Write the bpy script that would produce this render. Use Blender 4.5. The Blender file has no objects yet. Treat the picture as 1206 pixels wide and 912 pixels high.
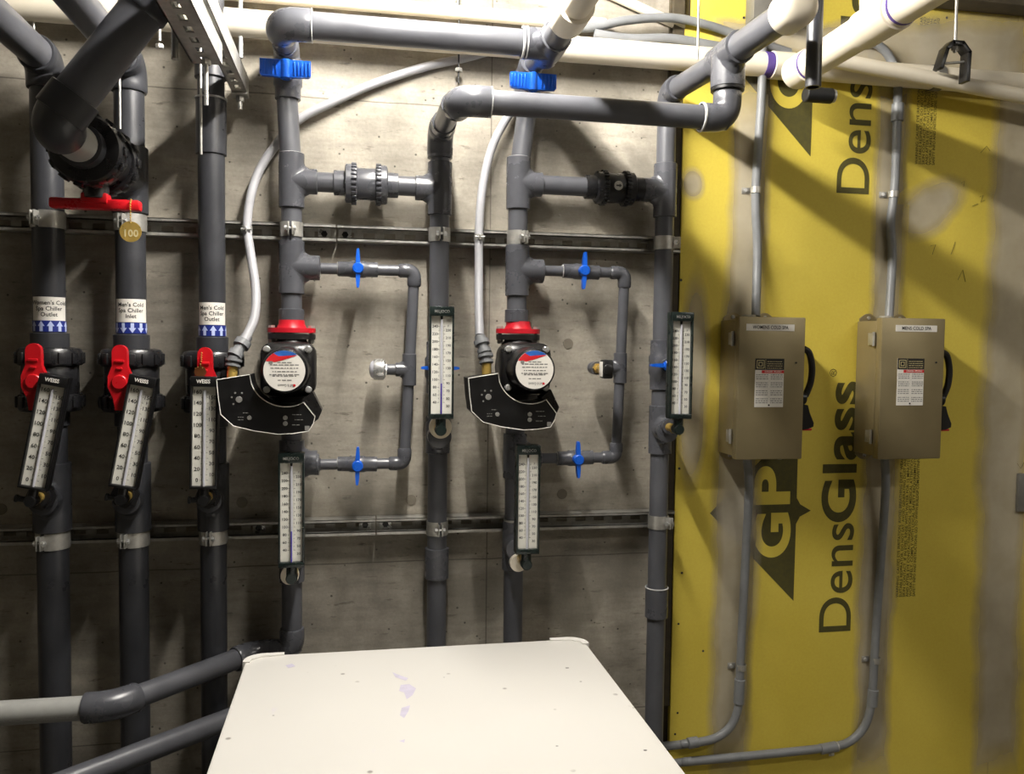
import bpy, bmesh, math, random
from mathutils import Vector as V, Matrix
random.seed(7)
PI = math.pi
SC = bpy.context.scene
COL = SC.collection

# ------------------------------------------------------------------ camera
F, W, H = 985.0, 1206, 912
Rm = Matrix(((0.98314429, -0.1824249, 0.01218417),
             (0.00294354, -0.05083973, -0.99870249),
             (0.18280764, 0.98190452, -0.04944581)))      # world -> camera (x right, y down, z forward)
CAM = V((0, -2.13, 1.5))
cd = bpy.data.cameras.new('camera')
cam = bpy.data.objects.new('camera', cd)
COL.objects.link(cam)
cd.sensor_fit = 'HORIZONTAL'
cd.sensor_width = 36
cd.lens = F / W * 36
cd.clip_start = 0.05
rt, dn, fw = V(Rm[0]), V(Rm[1]), V(Rm[2])
cam.matrix_world = Matrix(((rt.x, -dn.x, -fw.x, CAM.x), (rt.y, -dn.y, -fw.y, CAM.y),
                           (rt.z, -dn.z, -fw.z, CAM.z), (0, 0, 0, 1)))
SC.camera = cam

# ------------------------------------------------------------------ light and exposure
wd = bpy.data.worlds.new('room_air')
SC.world = wd
wd.use_nodes = True
wd.node_tree.nodes['Background'].inputs[0].default_value = (0.9, 0.85, 0.75, 1)
wd.node_tree.nodes['Background'].inputs[1].default_value = 0.01
SC.view_settings.view_transform = 'Standard'
SC.view_settings.look = 'None'
SC.view_settings.gamma = 1
SC.view_settings.exposure = 0.22
SC.view_settings.use_curve_mapping = False
LAMP_X, LAMP_Z = 0.16, 2.50
LAMP_Y0, LAMP_Y1 = -0.24, -1.00
LAMP_K = 520          # brightness of the bare tube
LAMP2_W = 15
LAMP_COL = (1.0, 0.955, 0.885)


def area(name, loc, sx, sy, watt, parent=None):
    ld = bpy.data.lights.new(name, 'AREA')
    ld.shape = 'RECTANGLE'
    ld.size, ld.size_y = sx, sy
    ld.energy = watt
    ld.color = LAMP_COL
    o = bpy.data.objects.new(name, ld)
    COL.objects.link(o)
    o.location = loc
    o.parent = parent
    return o


# ------------------------------------------------------------------ pixel helpers (photo frame 1206x912)
def ray(px, py):
    return Rm.transposed() @ V((px - 603, py - 456, F))


def at(px, py, d):
    """point seen at a pixel, d metres in front of the concrete wall"""
    r = ray(px, py)
    return CAM + r * ((-d - CAM.y) / r.y)


def zz(py, X, d):
    """height of the point of the vertical line (X, -d) seen in row py"""
    a = Rm @ (V((X, -d, 0)) - CAM)
    b = Rm @ V((0, 0, 1))
    k = (py - 456) / F
    return (k * a.z - a.y) / (b.y - k * b.z)


def xx(px, d, z):
    a = Rm @ (V((0, -d, z)) - CAM)
    b = Rm @ V((1, 0, 0))
    k = (px - 603) / F
    return (k * a.z - a.x) / (b.x - k * b.z)


# ------------------------------------------------------------------ materials
def lin(c):
    return tuple(((x / 255) / 12.92 if x / 255 <= 0.04045 else ((x / 255 + 0.055) / 1.055) ** 2.4) for x in c) + (1,)


class NT:
    def __init__(s, name):
        s.m = bpy.data.materials.new(name)
        s.m.use_nodes = True
        s.t = s.m.node_tree
        s.b = s.t.nodes['Principled BSDF']

    def n(s, kind, **kw):
        o = s.t.nodes.new(kind)
        for k, v in kw.items():
            setattr(o, k, v)
        return o

    def l(s, a, b):
        s.t.links.new(a, b)

    def coord(s, scale=(1, 1, 1), out='Object'):
        c = s.n('ShaderNodeTexCoord')
        m = s.n('ShaderNodeMapping')
        m.inputs['Scale'].default_value = scale
        s.l(c.outputs[out], m.inputs[0])
        return m.outputs[0]

    def noise(s, vec, scale, detail=4, rough=.55):
        o = s.n('ShaderNodeTexNoise')
        o.inputs['Scale'].default_value = scale
        o.inputs['Detail'].default_value = detail
        o.inputs['Roughness'].default_value = rough
        s.l(vec, o.inputs['Vector'])
        return o.outputs[0]

    def ramp(s, fac, stops):
        o = s.n('ShaderNodeValToRGB')
        e = o.color_ramp.elements
        while len(e) < len(stops):
            e.new(.5)
        for i, (p, c) in enumerate(stops):
            e[i].position = p
            e[i].color = c if len(c) == 4 else tuple(c) + (1,)
        s.l(fac, o.inputs[0])
        return o.outputs[0]

    def mix(s, fac, a, b, blend='MIX'):
        o = s.n('ShaderNodeMix', data_type='RGBA', blend_type=blend)
        for sock, v in ((o.inputs[0], fac), (o.inputs[6], a), (o.inputs[7], b)):
            if isinstance(v, (int, float)):
                sock.default_value = v
            elif isinstance(v, tuple):
                sock.default_value = v
            else:
                s.l(v, sock)
        return o.outputs[2]

    def math(s, op, a, b=None, c=None):
        o = s.n('ShaderNodeMath', operation=op)
        for i, v in enumerate((a, b, c)):
            if v is None:
                continue
            if isinstance(v, (int, float)):
                o.inputs[i].default_value = v
            else:
                s.l(v, o.inputs[i])
        return o.outputs[0]

    def bump(s, h, strength=.2, dist=.002):
        o = s.n('ShaderNodeBump')
        o.inputs['Strength'].default_value = strength
        o.inputs['Distance'].default_value = dist
        s.l(h, o.inputs['Height'])
        s.l(o.outputs[0], s.b.inputs['Normal'])


def g(v):
    return (v, v, v, 1)


def pm(name, rgb, rough=.4, metal=0.0, var=.12, scale=35, bump=0.0, coat=0.0):
    """plain procedural material: colour with a little cloudiness and scuffing"""
    s = NT(name)
    v = s.coord()
    nz = s.noise(v, scale, 5)
    c = lin(rgb)
    lo = tuple(x * (1 - var) for x in c[:3]) + (1,)
    hi = tuple(min(1, x * (1 + var)) for x in c[:3]) + (1,)
    s.l(s.ramp(nz, [(.3, lo), (.7, hi)]), s.b.inputs['Base Color'])
    r = s.ramp(nz, [(.3, g(max(0.02, rough - .07))), (.7, g(min(1, rough + .07)))])
    s.l(r, s.b.inputs['Roughness'])
    s.b.inputs['Metallic'].default_value = metal
    if coat:
        s.b.inputs['Coat Weight'].default_value = coat
    if bump:
        s.bump(s.noise(v, scale * 4, 3), bump, .001)
    return s.m


M = {}
M['pvc'] = pm('grey_pvc', (84, 85, 90), .36, var=.14, scale=14)
M['pvc_fit'] = pm('grey_pvc_fitting', (78, 79, 84), .28, var=.12, scale=18)
M['pvc_shaded'] = pm('shaded_grey_pvc', (54, 55, 59), .34, var=.15, scale=14)  # grey PVC with the shade on the left pipes put into its colour
M['pvc_light'] = pm('pale_grey_pvc', (158, 158, 154), .5, var=.08)
M['pvc_black'] = pm('black_plastic', (30, 30, 32), .3, var=.2)
M['cement'] = pm('pipe_cement', (190, 190, 188), .3, var=.1)
M['white_pvc'] = pm('white_pvc', (226, 217, 198), .38, var=.07, scale=6)
M['primer'] = pm('purple_primer', (88, 68, 140), .5, var=.25, scale=60)
M['blue'] = pm('blue_handle', (22, 92, 205), .32, var=.1)
M['red'] = pm('red_plastic', (196, 22, 32), .3, var=.1)
M['red_iron'] = pm('red_painted_iron', (190, 24, 40), .38, var=.12, bump=.1)
M['black_iron'] = pm('black_painted_iron', (27, 26, 26), .33, var=.2, bump=.25)
M['black'] = pm('black_gloss', (19, 19, 20), .35, var=.2)
M['green_black'] = pm('dark_green_enamel', (24, 34, 32), .3, var=.2)
M['galv'] = pm('galvanised_steel', (186, 184, 178), .42, metal=.7, var=.18, scale=60)
M['zinc'] = pm('bright_zinc', (218, 218, 216), .3, metal=.75, var=.1, scale=60)
M['brass'] = pm('brass', (214, 180, 96), .3, metal=.55, var=.15)
M['copper'] = pm('copper_tag', (176, 112, 70), .35, metal=.9, var=.15)
M['stainless'] = pm('brushed_stainless', (150, 137, 104), .42, metal=.55, var=.1, scale=9)  # warm surroundings reflected in the steel are put into its base colour
M['white'] = pm('white_label', (232, 228, 220), .5, var=.03)
M['scale_white'] = pm('scale_plate_white', (228, 226, 216), .45, var=.03)
M['ink'] = pm('black_ink', (28, 28, 28), .6, var=.1)
M['grey_ink'] = pm('grey_ink', (128, 126, 122), .6, var=.1)
M['pale_ink'] = pm('pale_grey_print', (170, 168, 162), .5, var=.1)
M['navy'] = pm('navy_band', (26, 44, 128), .45, var=.1)
M['arrow'] = pm('pale_blue_arrow', (188, 200, 236), .45, var=.05)
M['purple'] = pm('purple_spirit', (62, 44, 156), .3, var=.1)
M['tube'] = pm('milky_glass_tube', (196, 196, 204), .12, var=.05)
M['label_red'] = pm('label_red', (206, 34, 40), .45, var=.06)
M['label_blue'] = pm('label_blue', (40, 96, 178), .45, var=.06)
M['print'] = pm('board_print', (78, 73, 30), .8, var=.2, scale=90)
M['print_thin'] = pm('board_fine_print', (88, 82, 34), .8, var=.2, scale=90)
M['yellow_print'] = pm('board_yellow_reserve', (217, 196, 77), .8, var=.06, scale=12)
M['dark_wood'] = pm('dark_stud', (70, 62, 46), .8, var=.3, bump=.3)
M['conduit'] = pm('grey_conduit', (122, 124, 126), .45, var=.12, scale=20)
M['flex'] = pm('pale_flex_conduit', (168, 168, 172), .4, var=.06)
M['enamel'] = pm('white_enamel', (220, 217, 211), .34, var=.02, scale=3)
M['rubber'] = pm('black_rubber', (22, 22, 22), .6, var=.2)
M['plate'] = pm('grey_cover_plate', (120, 118, 112), .45, metal=.3)
M['amber'] = pm('label_black', (30, 28, 22), .5)
M['cream_line'] = pm('label_cream', (214, 200, 150), .5)
M['housing'] = pm('white_steel_housing', (225, 225, 222), .4)
M['pencil'] = pm('pencil_mark', (96, 88, 40), .9)


def m_concrete():
    s = NT('cast_concrete')
    v = s.coord()
    big = s.noise(v, 1.7, 5, .6)
    med = s.noise(v, 7, 6, .6)
    streak = s.noise(s.coord((2.2, 2.2, 14)), 3, 5, .6)
    fine = s.noise(v, 130, 3, .6)
    c = s.ramp(big, [(.3, lin((118, 112, 102))), (.5, lin((158, 151, 138))), (.7, lin((178, 171, 157)))])
    c = s.mix(.8, c, s.ramp(med, [(.3, g(.34)), (.5, g(.5)), (.68, g(.64))]), 'OVERLAY')
    c = s.mix(.6, c, s.ramp(streak, [(.3, g(.34)), (.55, g(.52)), (.75, g(.62))]), 'OVERLAY')
    c = s.mix(.22, c, fine, 'OVERLAY')
    # dark scuff streaks, wet patches and pin holes
    sm = s.noise(s.coord((6, 6, 26)), 2.3, 4, .7)
    c = s.mix(s.ramp(sm, [(.60, g(0)), (.70, g(.7))]), c, lin((84, 78, 69)))
    st = s.noise(s.coord((1.2, 1, 1)), 3.1, 3, .5)
    c = s.mix(s.ramp(st, [(.56, g(0)), (.60, g(.45))]), c, lin((110, 105, 94)))
    vo = s.n('ShaderNodeTexVoronoi')
    vo.inputs['Scale'].default_value = 34
    vo.inputs['Randomness'].default_value = 1
    s.l(v, vo.inputs['Vector'])
    pits = s.ramp(vo.outputs['Distance'], [(.07, g(1)), (.11, g(0))])
    pmask = s.ramp(s.noise(v, 9, 2), [(.44, g(0)), (.5, g(1))])
    pits = s.math('MULTIPLY', pits, pmask)
    c = s.mix(s.math('MULTIPLY', pits, .75), c, lin((50, 46, 40)))
    # form-board joints (positions on the wall in metres)
    sep = s.n('ShaderNodeSeparateXYZ')
    s.l(v, sep.inputs[0])
    wob = s.math('MULTIPLY', s.math('SUBTRACT', s.noise(v, 4, 3), .5), .012)
    seam = None
    for ax, p in ((2, 2.10), (2, .945), (2, .52), (0, .335), (0, -.93)):
        d = s.math('ABSOLUTE', s.math('ADD', s.math('SUBTRACT', sep.outputs[ax], p), wob if ax == 2 else 0))
        k = s.math('LESS_THAN', d, .0016)
        seam = k if seam is None else s.math('MAXIMUM', seam, k)
    c = s.mix(s.math('MULTIPLY', seam, .6), c, lin((70, 65, 57)))
    s.l(c, s.b.inputs['Base Color'])
    s.b.inputs['Roughness'].default_value = .75
    h = s.math('ADD', s.math('MULTIPLY', fine, .3), s.math('MULTIPLY', med, .7))
    h = s.math('SUBTRACT', h, s.math('ADD', pits, seam))
    s.bump(h, .35, .004)
    return s.m


def m_board():
    s = NT('yellow_sheathing')
    v = s.coord()
    n1 = s.noise(v, 2.2, 4)
    n2 = s.noise(v, 160, 2)
    c = s.ramp(n1, [(.3, lin((212, 190, 70))), (.7, lin((223, 202, 84)))])
    c = s.mix(.12, c, n2, 'OVERLAY')
    dirt = s.ramp(s.noise(v, 5, 6, .7), [(.6, g(0)), (.75, g(.35))])
    c = s.mix(dirt, c, lin((200, 180, 72)))
    s.l(c, s.b.inputs['Base Color'])
    s.b.inputs['Roughness'].default_value = .7
    s.bump(n2, .1, .001)
    return s.m


def m_mud(blob=False):
    """joint compound skim: worn, feathered edges through which the board shows"""
    s = NT('joint_compound_patch' if blob else 'joint_compound')
    v = s.coord()
    n1 = s.noise(v, 9, 5)
    c = s.ramp(n1, [(.3, lin((178, 168, 146))), (.7, lin((200, 191, 172)))])
    s.l(c, s.b.inputs['Base Color'])
    s.b.inputs['Roughness'].default_value = .85
    uv = s.n('ShaderNodeUVMap')
    sep = s.n('ShaderNodeSeparateXYZ')
    s.l(uv.outputs[0], sep.inputs[0])
    e = None
    if blob:
        e = s.math('SUBTRACT', .5, s.math('SQRT', s.math('ADD', s.math('POWER', s.math('SUBTRACT', sep.outputs[0], .5), 2.0), s.math('POWER', s.math('SUBTRACT', sep.outputs[1], .5), 2.0))))
    for o in (() if blob else (0, 1)):
        x = sep.outputs[o]
        d = s.math('MINIMUM', x, s.math('SUBTRACT', 1.0, x))
        d = s.math('MULTIPLY', d, 1.0 if o == 0 else 3.0)
        e = d if e is None else s.math('MINIMUM', e, d)
    e = s.math('ADD', e, s.math('MULTIPLY', s.math('SUBTRACT', s.noise(v, 7, 2), .5), .22))
    a = s.ramp(e, [(.03, g(0)), (.30, g(.76))])
    tr = s.n('ShaderNodeBsdfTransparent')
    mx = s.n('ShaderNodeMixShader')
    s.l(a, mx.inputs[0])
    s.l(tr.outputs[0], mx.inputs[1])
    s.l(s.b.outputs[0], mx.inputs[2])
    s.l(mx.outputs[0], s.t.nodes['Material Output'].inputs[0])
    return s.m


def m_lid():
    s = NT('white_lid_enamel')
    v = s.coord()
    c = s.mix(s.ramp(s.noise(v, 1.5, 3), [(.3, g(0)), (.7, g(1))]), lin((208, 205, 199)), lin((216, 213, 207)))
    vo = s.n('ShaderNodeTexVoronoi')
    vo.inputs['Scale'].default_value = 16
    s.l(v, vo.inputs['Vector'])
    sp = s.math('MULTIPLY', s.ramp(vo.outputs['Distance'], [(.05, g(1)), (.09, g(0))]),
                s.ramp(s.noise(v, 6, 2), [(.54, g(0)), (.58, g(1))]))
    c = s.mix(s.math('MULTIPLY', sp, .7), c, lin((96, 88, 78)))
    st = s.ramp(s.noise(s.coord((3.5, 1.2, 1)), 3.6, 4, .7), [(.68, g(0)), (.76, g(.5))])
    c = s.mix(st, c, lin((206, 200, 208)))
    s.l(c, s.b.inputs['Base Color'])
    s.b.inputs['Roughness'].default_value = .38
    return s.m


def m_glow(name, col, k):
    s = NT(name)
    s.l(s.ramp(s.noise(s.coord(), 2), [(0, col), (1, col)]), s.b.inputs['Emission Color'])
    s.b.inputs['Emission Strength'].default_value = k
    return s.m


M['concrete'] = m_concrete()
M['board'] = m_board()
M['mud'] = m_mud()
M['mud_blob'] = m_mud(True)
M['lid'] = m_lid()
M['glow'] = m_glow('lamp_diffuser', LAMP_COL + (1,), 6.0)
M['tube_glow'] = m_glow('lamp_tube', LAMP_COL + (1,), LAMP_K)
M['floor'] = pm('floor_concrete', (120, 116, 108), .7, var=.25, scale=3, bump=.2)
M['plaster'] = pm('grey_painted_wall', (150, 144, 132), .8, var=.12, scale=3)


# ------------------------------------------------------------------ mesh builder
def frame(ax):
    ax = V(ax).normalized()
    u = ax.cross(V((0, 0, 1)))
    if u.length < .05:
        u = ax.cross(V((1, 0, 0)))
    u.normalize()
    return u, ax.cross(u).normalized()


class MB:
    def __init__(s):
        s.v, s.f, s.uv = [], [], None

    def add(s, vs, fs):
        o = len(s.v)
        s.v += [V(p) for p in vs]
        s.f += [tuple(i + o for i in f) for f in fs]
        return s

    def box(s, c, sz, bev=0.0, M3=None):
        bm = bmesh.new()
        bmesh.ops.create_cube(bm, size=1)
        for q in bm.verts:
            q.co = V((q.co.x * sz[0], q.co.y * sz[1], q.co.z * sz[2]))
        if bev > 0:
            bmesh.ops.bevel(bm, geom=list(bm.edges), offset=bev, segments=2, affect='EDGES', profile=.5)
        bm.verts.index_update()
        vs = [(M3 @ q.co if M3 else q.co) + V(c) for q in bm.verts]
        s.add(vs, [[q.index for q in f.verts] for f in bm.faces])
        bm.free()
        return s

    def span(s, a, b, bev=0.0):
        a, b = V(a), V(b)
        return s.box((a + b) / 2, [abs(b[i] - a[i]) for i in range(3)], bev)

    def lathe(s, p, ax, prof, seg=24):
        p, ax = V(p), V(ax).normalized()
        u, w = frame(ax)
        vs, fs, rings = [], [], []
        for t, r in prof:
            if r <= 1e-6:
                rings.append([len(vs)])
                vs.append(p + ax * t)
            else:
                rings.append(list(range(len(vs), len(vs) + seg)))
                for k in range(seg):
                    a = 2 * PI * k / seg
                    vs.append(p + ax * t + (u * math.cos(a) + w * math.sin(a)) * r)
        for A, B in zip(rings, rings[1:]):
            for k in range(seg):
                k2 = (k + 1) % seg
                if len(A) == 1 and len(B) == 1:
                    break
                if len(A) == 1:
                    fs.append((A[0], B[k2], B[k]))
                elif len(B) == 1:
                    fs.append((A[k], A[k2], B[0]))
                else:
                    fs.append((A[k], A[k2], B[k2], B[k]))
        return s.add(vs, fs)

    def cyl(s, a, b, r, seg=24, r2=None, ch=0.0):
        a, b = V(a), V(b)
        L = (b - a).length
        r2 = r if r2 is None else r2
        if ch:
            prof = [(0, 0), (0, r - ch), (ch, r), (L - ch, r2), (L, r2 - ch), (L, 0)]
        else:
            prof = [(0, 0), (0, r), (L, r2), (L, 0)]
        return s.lathe(a, b - a, prof, seg)

    def tube(s, pts, r, seg=16, caps=True):
        pts = [V(p) for p in pts]
        rs = r if isinstance(r, (list, tuple)) else [r] * len(pts)
        tn = []
        for i in range(len(pts)):
            a = pts[max(0, i - 1)]
            b = pts[min(len(pts) - 1, i + 1)]
            tn.append((b - a).normalized())
        u, w = frame(tn[0])
        vs, fs = [], []
        for i, p in enumerate(pts):
            if i:
                q = tn[i - 1].rotation_difference(tn[i])
                u = q @ u
                w = q @ w
            for k in range(seg):
                a = 2 * PI * k / seg
                vs.append(p + (u * math.cos(a) + w * math.sin(a)) * rs[i])
        n = len(pts)
        for i in range(n - 1):
            for k in range(seg):
                k2 = (k + 1) % seg
                fs.append((i * seg + k, i * seg + k2, (i + 1) * seg + k2, (i + 1) * seg + k))
        if caps:
            fs.append(tuple(range(seg - 1, -1, -1)))
            fs.append(tuple((n - 1) * seg + k for k in range(seg)))
        return s.add(vs, fs)

    def prism(s, poly, o, u, v, t):
        """polygon (2D) in the plane o + u,v, thickened by t along u x v"""
        o, u, v = V(o), V(u), V(v)
        w = u.cross(v).normalized() * t
        n = len(poly)
        vs = [o + u * a + v * b for a, b in poly] + [o + u * a + v * b + w for a, b in poly]
        fs = [tuple(range(n - 1, -1, -1)), tuple(range(n, 2 * n))]
        fs += [(i, (i + 1) % n, n + (i + 1) % n, n + i) for i in range(n)]
        return s.add(vs, fs)

    def band(s, c, ax, r, th, wd, a0, a1, u=None, seg=18):
        """part of a flat hoop round axis ax"""
        c, ax = V(c), V(ax).normalized()
        u = V(u).normalized() if u else frame(ax)[0]
        w = ax.cross(u).normalized()
        vs, fs = [], []
        for k in range(seg + 1):
            a = a0 + (a1 - a0) * k / seg
            dr = u * math.cos(a) + w * math.sin(a)
            for rr, t in ((r, -wd / 2), (r + th, -wd / 2), (r + th, wd / 2), (r, wd / 2)):
                vs.append(c + dr * rr + ax * t)
        for k in range(seg):
            for j in range(4):
                j2 = (j + 1) % 4
                fs.append((k * 4 + j, k * 4 + j2, k * 4 + 4 + j2, k * 4 + 4 + j))
        fs += [(0, 1, 2, 3), tuple(seg * 4 + j for j in (3, 2, 1, 0))]
        return s.add(vs, fs)

    def flat(s, polys, o, u, v):
        o, u, v = V(o), V(u), V(v)
        for p in polys:
            s.add([o + u * a + v * b for a, b in p], [tuple(range(len(p)))])
        return s

    def text(s, t, o, u, v, size, ax='CENTER', ay='CENTER', bold=0.0, width=None, spacing=1.0, wrap=None):
        vs, fs = text_geo(t, ax, ay, bold, spacing, 10 if size > .05 else 2)
        k = size
        kx = size
        if width:
            xs = [p[0] for p in vs]
            kx = width / (max(xs) - min(xs))
        o, u, v = V(o), V(u), V(v)
        if wrap:
            pts = [wrap(p[0] * kx, p[1] * k) for p in vs]
        else:
            pts = [o + u * p[0] * kx + v * p[1] * k for p in vs]
        return s.add(pts, fs)

    def obj(s, name, mat, parent=None, origin=None, flat=False):
        o0 = ORG.get(parent.name, V((0, 0, 0))) if parent else V((0, 0, 0))
        if origin is not None:
            o0 = V(origin)
        me = bpy.data.meshes.new(name)
        me.from_pydata([p - o0 for p in s.v], [], s.f)
        bm = bmesh.new()
        bm.from_mesh(me)
        if not flat:
            bmesh.ops.recalc_face_normals(bm, faces=list(bm.faces))
        bm.to_mesh(me)
        bm.free()
        if not flat:
            me.shade_smooth()
            me.set_sharp_from_angle(angle=math.radians(38))
        me.materials.append(M[mat] if isinstance(mat, str) else mat)
        ob = bpy.data.objects.new(name, me)
        COL.objects.link(ob)
        if parent:
            ob.parent = parent
            ORG[ob.name] = o0
        elif origin is not None:
            ob.location = o0
            ORG[ob.name] = o0
        return ob


ORG = {}
_TG = {}


def text_geo(t, ax, ay, bold, spacing, res=2):
    key = (t, ax, ay, bold, spacing, res)
    if key in _TG:
        return _TG[key]
    cu = bpy.data.curves.new('lettering', 'FONT')
    cu.body = t
    cu.align_x = ax
    cu.align_y = ay
    cu.size = 1
    cu.offset = bold
    cu.space_character = spacing
    cu.resolution_u = res
    cu.fill_mode = 'FRONT'
    ob = bpy.data.objects.new('lettering', cu)
    COL.objects.link(ob)
    dg = bpy.context.evaluated_depsgraph_get()
    me = ob.evaluated_get(dg).to_mesh()
    vs = [(p.co.x, p.co.y) for p in me.vertices]
    fs = [tuple(f.vertices) for f in me.polygons]
    bpy.data.objects.remove(ob)
    bpy.data.curves.remove(cu)
    _TG[key] = (vs, fs)
    return vs, fs


def dashes(m, o, u, v, width, h, seed=0):
    """a row of print too small to read: word-long dashes"""
    rnd = random.Random(seed)
    x = 0
    while x < width:
        w = min(width - x, h * rnd.uniform(1.2, 5))
        m.flat([[(x, 0), (x + w, 0), (x + w, h), (x, h)]], o, u, v)
        x += w + h * .9
    return m


def thing(name, label, cat, loc=(0, 0, 0), group=None):
    o = bpy.data.objects.new(name, None)
    o.empty_display_size = .05
    COL.objects.link(o)
    o.location = loc
    ORG[o.name] = V(loc)
    o['label'] = label
    o['category'] = cat
    if group:
        o['group'] = group
    return o


def tag(o, label, cat, group=None):
    o['label'] = label
    o['category'] = cat
    if group:
        o['group'] = group
    return o


def struct(o):
    o['kind'] = 'structure'
    return o


def dup(root, loc, label, roty=0.0):
    def cp(o, par):
        c = o.copy()
        COL.objects.link(c)
        c.parent = par
        for ch in list(o.children):
            cp(ch, c)
        return c
    r = cp(root, None)
    r.location = loc
    r.rotation_euler = (0, roty, 0)
    r['label'] = label
    return r


X, Y, Z = V((1, 0, 0)), V((0, 1, 0)), V((0, 0, 1))
FR = -Y          # towards the viewer, out of the wall


# ------------------------------------------------------------------ the room
def shell(name, a, b, mat):
    return struct(MB().span(a, b).obj(name, mat))


EDGE = 0.838                                   # where the concrete gives way to the yellow board
wall = shell('wall_back', (-2.6, 0, 0), (3.4, .2, 3.0), 'concrete')
shell('floor', (-2.6, -4.4, -.1), (3.4, .2, 0), 'floor')
shell('ceiling', (-2.6, -4.4, 3.0), (3.4, .2, 3.1), 'floor')
shell('wall_left', (-2.7, -4.4, 0), (-2.6, .2, 3.0), 'plaster')
shell('wall_right', (3.4, -4.4, 0), (3.5, .2, 3.0), 'plaster')
shell('wall_front', (-2.6, -4.5, 0), (3.4, -4.4, 3.0), 'plaster')

# round patched form-tie holes in the concrete
for px, py in ((484, 589), (669, 405), (662, 582), (285, 592), (1, 600)):
    p = at(px, py, 0)
    MB().cyl(p + FR * .0, p + FR * .0015, .0135, 20).obj('tie_hole_patch', pm('tie_patch', (118, 111, 98), .8), wall)

# yellow sheathing boards over a dark stud, with the joint compound and the print
bd = 0.03
board = MB().span((EDGE - .035, -.012, 0), (3.38, -.001, 2.98)).span((EDGE - .030, -bd + .004, .53), (EDGE - .001, -.001, 2.98)).obj('wall_sheathing', 'dark_wood')
struct(board)
SEAM_Z, SEAM_X = zz(33, 1.0, bd), xx(1180, bd, 1.3)
for (x0, x1, z0, z1) in ((EDGE, SEAM_X - .001, .004, SEAM_Z - .001), (EDGE + .02, SEAM_X - .001, SEAM_Z + .001, 2.97),
                         (SEAM_X + .001, 3.37, .004, SEAM_Z - .001), (SEAM_X + .001, 3.37, SEAM_Z + .001, 2.97)):
    MB().span((x0, -bd, z0), (x1, -.012, z1)).obj('panel', 'board', board)
for px, py in ((803, 675), (799, 735), (798, 840), (795, 865), (822, 12), (876, 21), (1115, 21), (858, 765), (828, 767), (802, 330), (800, 552)):
    p = at(px, py, bd)
    MB().cyl(p + Y * .001, p + FR * .0008, .0035 if py < 700 else .003, 10).obj('screw', 'ink', board)

# print on the board: star mark with two letters, the board's name and the fine print
yb = -bd - .0006
for dz, dx in ((0, 0), (1.215, .012)):
    cx, cz = 1.19 + dx, 1.055 + dz
    star = [(-.252, 0), (0, -.251), (.001, -.036), (.012, -.016), (.044, 0), (.012, .018), (.001, .036), (0, .251)]
    mark = MB().flat([[(a + cx, b + cz) for a, b in star]], (0, yb, 0), X, Z)
    mk = mark.obj('star_mark', 'print', board, flat=True)
    t = MB()
    t.text('G', (1.169 + dx, yb - .0004, .925 + dz), Z, -X, .1425, 'LEFT', 'BOTTOM_BASELINE', .035, width=.124)
    t.text('P', (1.166 + dx, yb - .0004, 1.067 + dz), Z, -X, .1425, 'LEFT', 'BOTTOM_BASELINE', .035, width=.106)
    t.obj('lettering', 'yellow_print', mk, flat=True)
    t = MB()
    t.text('Dens', (1.366 + dx, yb, .700 + dz), Z, -X, .1405, 'LEFT', 'BOTTOM_BASELINE', .004, width=.306)
    t.text('Glass', (1.366 + dx, yb, 1.016 + dz), Z, -X, .1405, 'LEFT', 'BOTTOM_BASELINE', .026, width=.392, spacing=1.05)
    t.text('®', (1.300 + dx, yb, 1.425 + dz), Z, -X, .03, 'LEFT', 'BOTTOM_BASELINE')
    t.obj('lettering', 'print', board, flat=True)
    t = MB()
    lines = ['WARNING: CAUSES EYE IRRITATION. AVOID BREATHING DUST. WEAR',
             'SUITABLE RESPIRATOR. DO NOT EAT. AVOID GENERATING DUST AND',
             'SKIN CONTACT. IF IN EYES, RINSE WITH WATER FOR 15 MINUTES,',
             'AND AFTER EYE CONTACT/INGESTION, GET MEDICAL ATTENTION.',
             'WORK SAFELY, COMPLY WITH LOCAL SAFETY REQUIREMENTS.',
             'SAFETY INFO AND INSTRUCTIONS: GO TO WWW.BUILDGP.COM/SAFETYINFO']
    for i, s_ in enumerate(lines):
        t.text(s_, (1.513 + dx + i * .0105, yb, .80 + dz), Z, -X, .0118, 'LEFT', 'BOTTOM_BASELINE', .012, width=.40)
    t.obj('fine_print', 'print_thin', board, flat=True)


def mud(px, d=bd + .0011, mat='mud'):
    """a skim of compound through a centre line of pixels with half width"""
    pts = [(at(a, b, d), w) for a, b, w in px]
    m = MB()
    vs, uv = [], []
    n = 1
    P = []
    for (a, w), (b, w2) in zip(pts, pts[1:]):
        for k in range(6):
            P.append((a.lerp(b, k / 6), w + (w2 - w) * k / 6))
    P.append(pts[-1])
    for i, (c, w) in enumerate(P):
        tdir = (P[min(i + 1, len(P) - 1)][0] - P[max(i - 1, 0)][0]).normalized()
        sd = V((tdir.z, 0, -tdir.x))
        for k in (-1, 1):
            vs.append(c + sd * w * k)
            uv.append(((k + 1) / 2, i / (len(P) - 1)))
    fs = [(2 * i, 2 * i + 1, 2 * i + 3, 2 * i + 2) for i in range(len(P) - 1)]
    m.add(vs, fs)
    o = m.obj('compound_skim', mat, board, flat=True)
    ul = o.data.uv_layers.new(name='UVMap')
    for lp in o.data.loops:
        ul.data[lp.index].uv = uv[lp.vertex_index]
    return o


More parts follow.
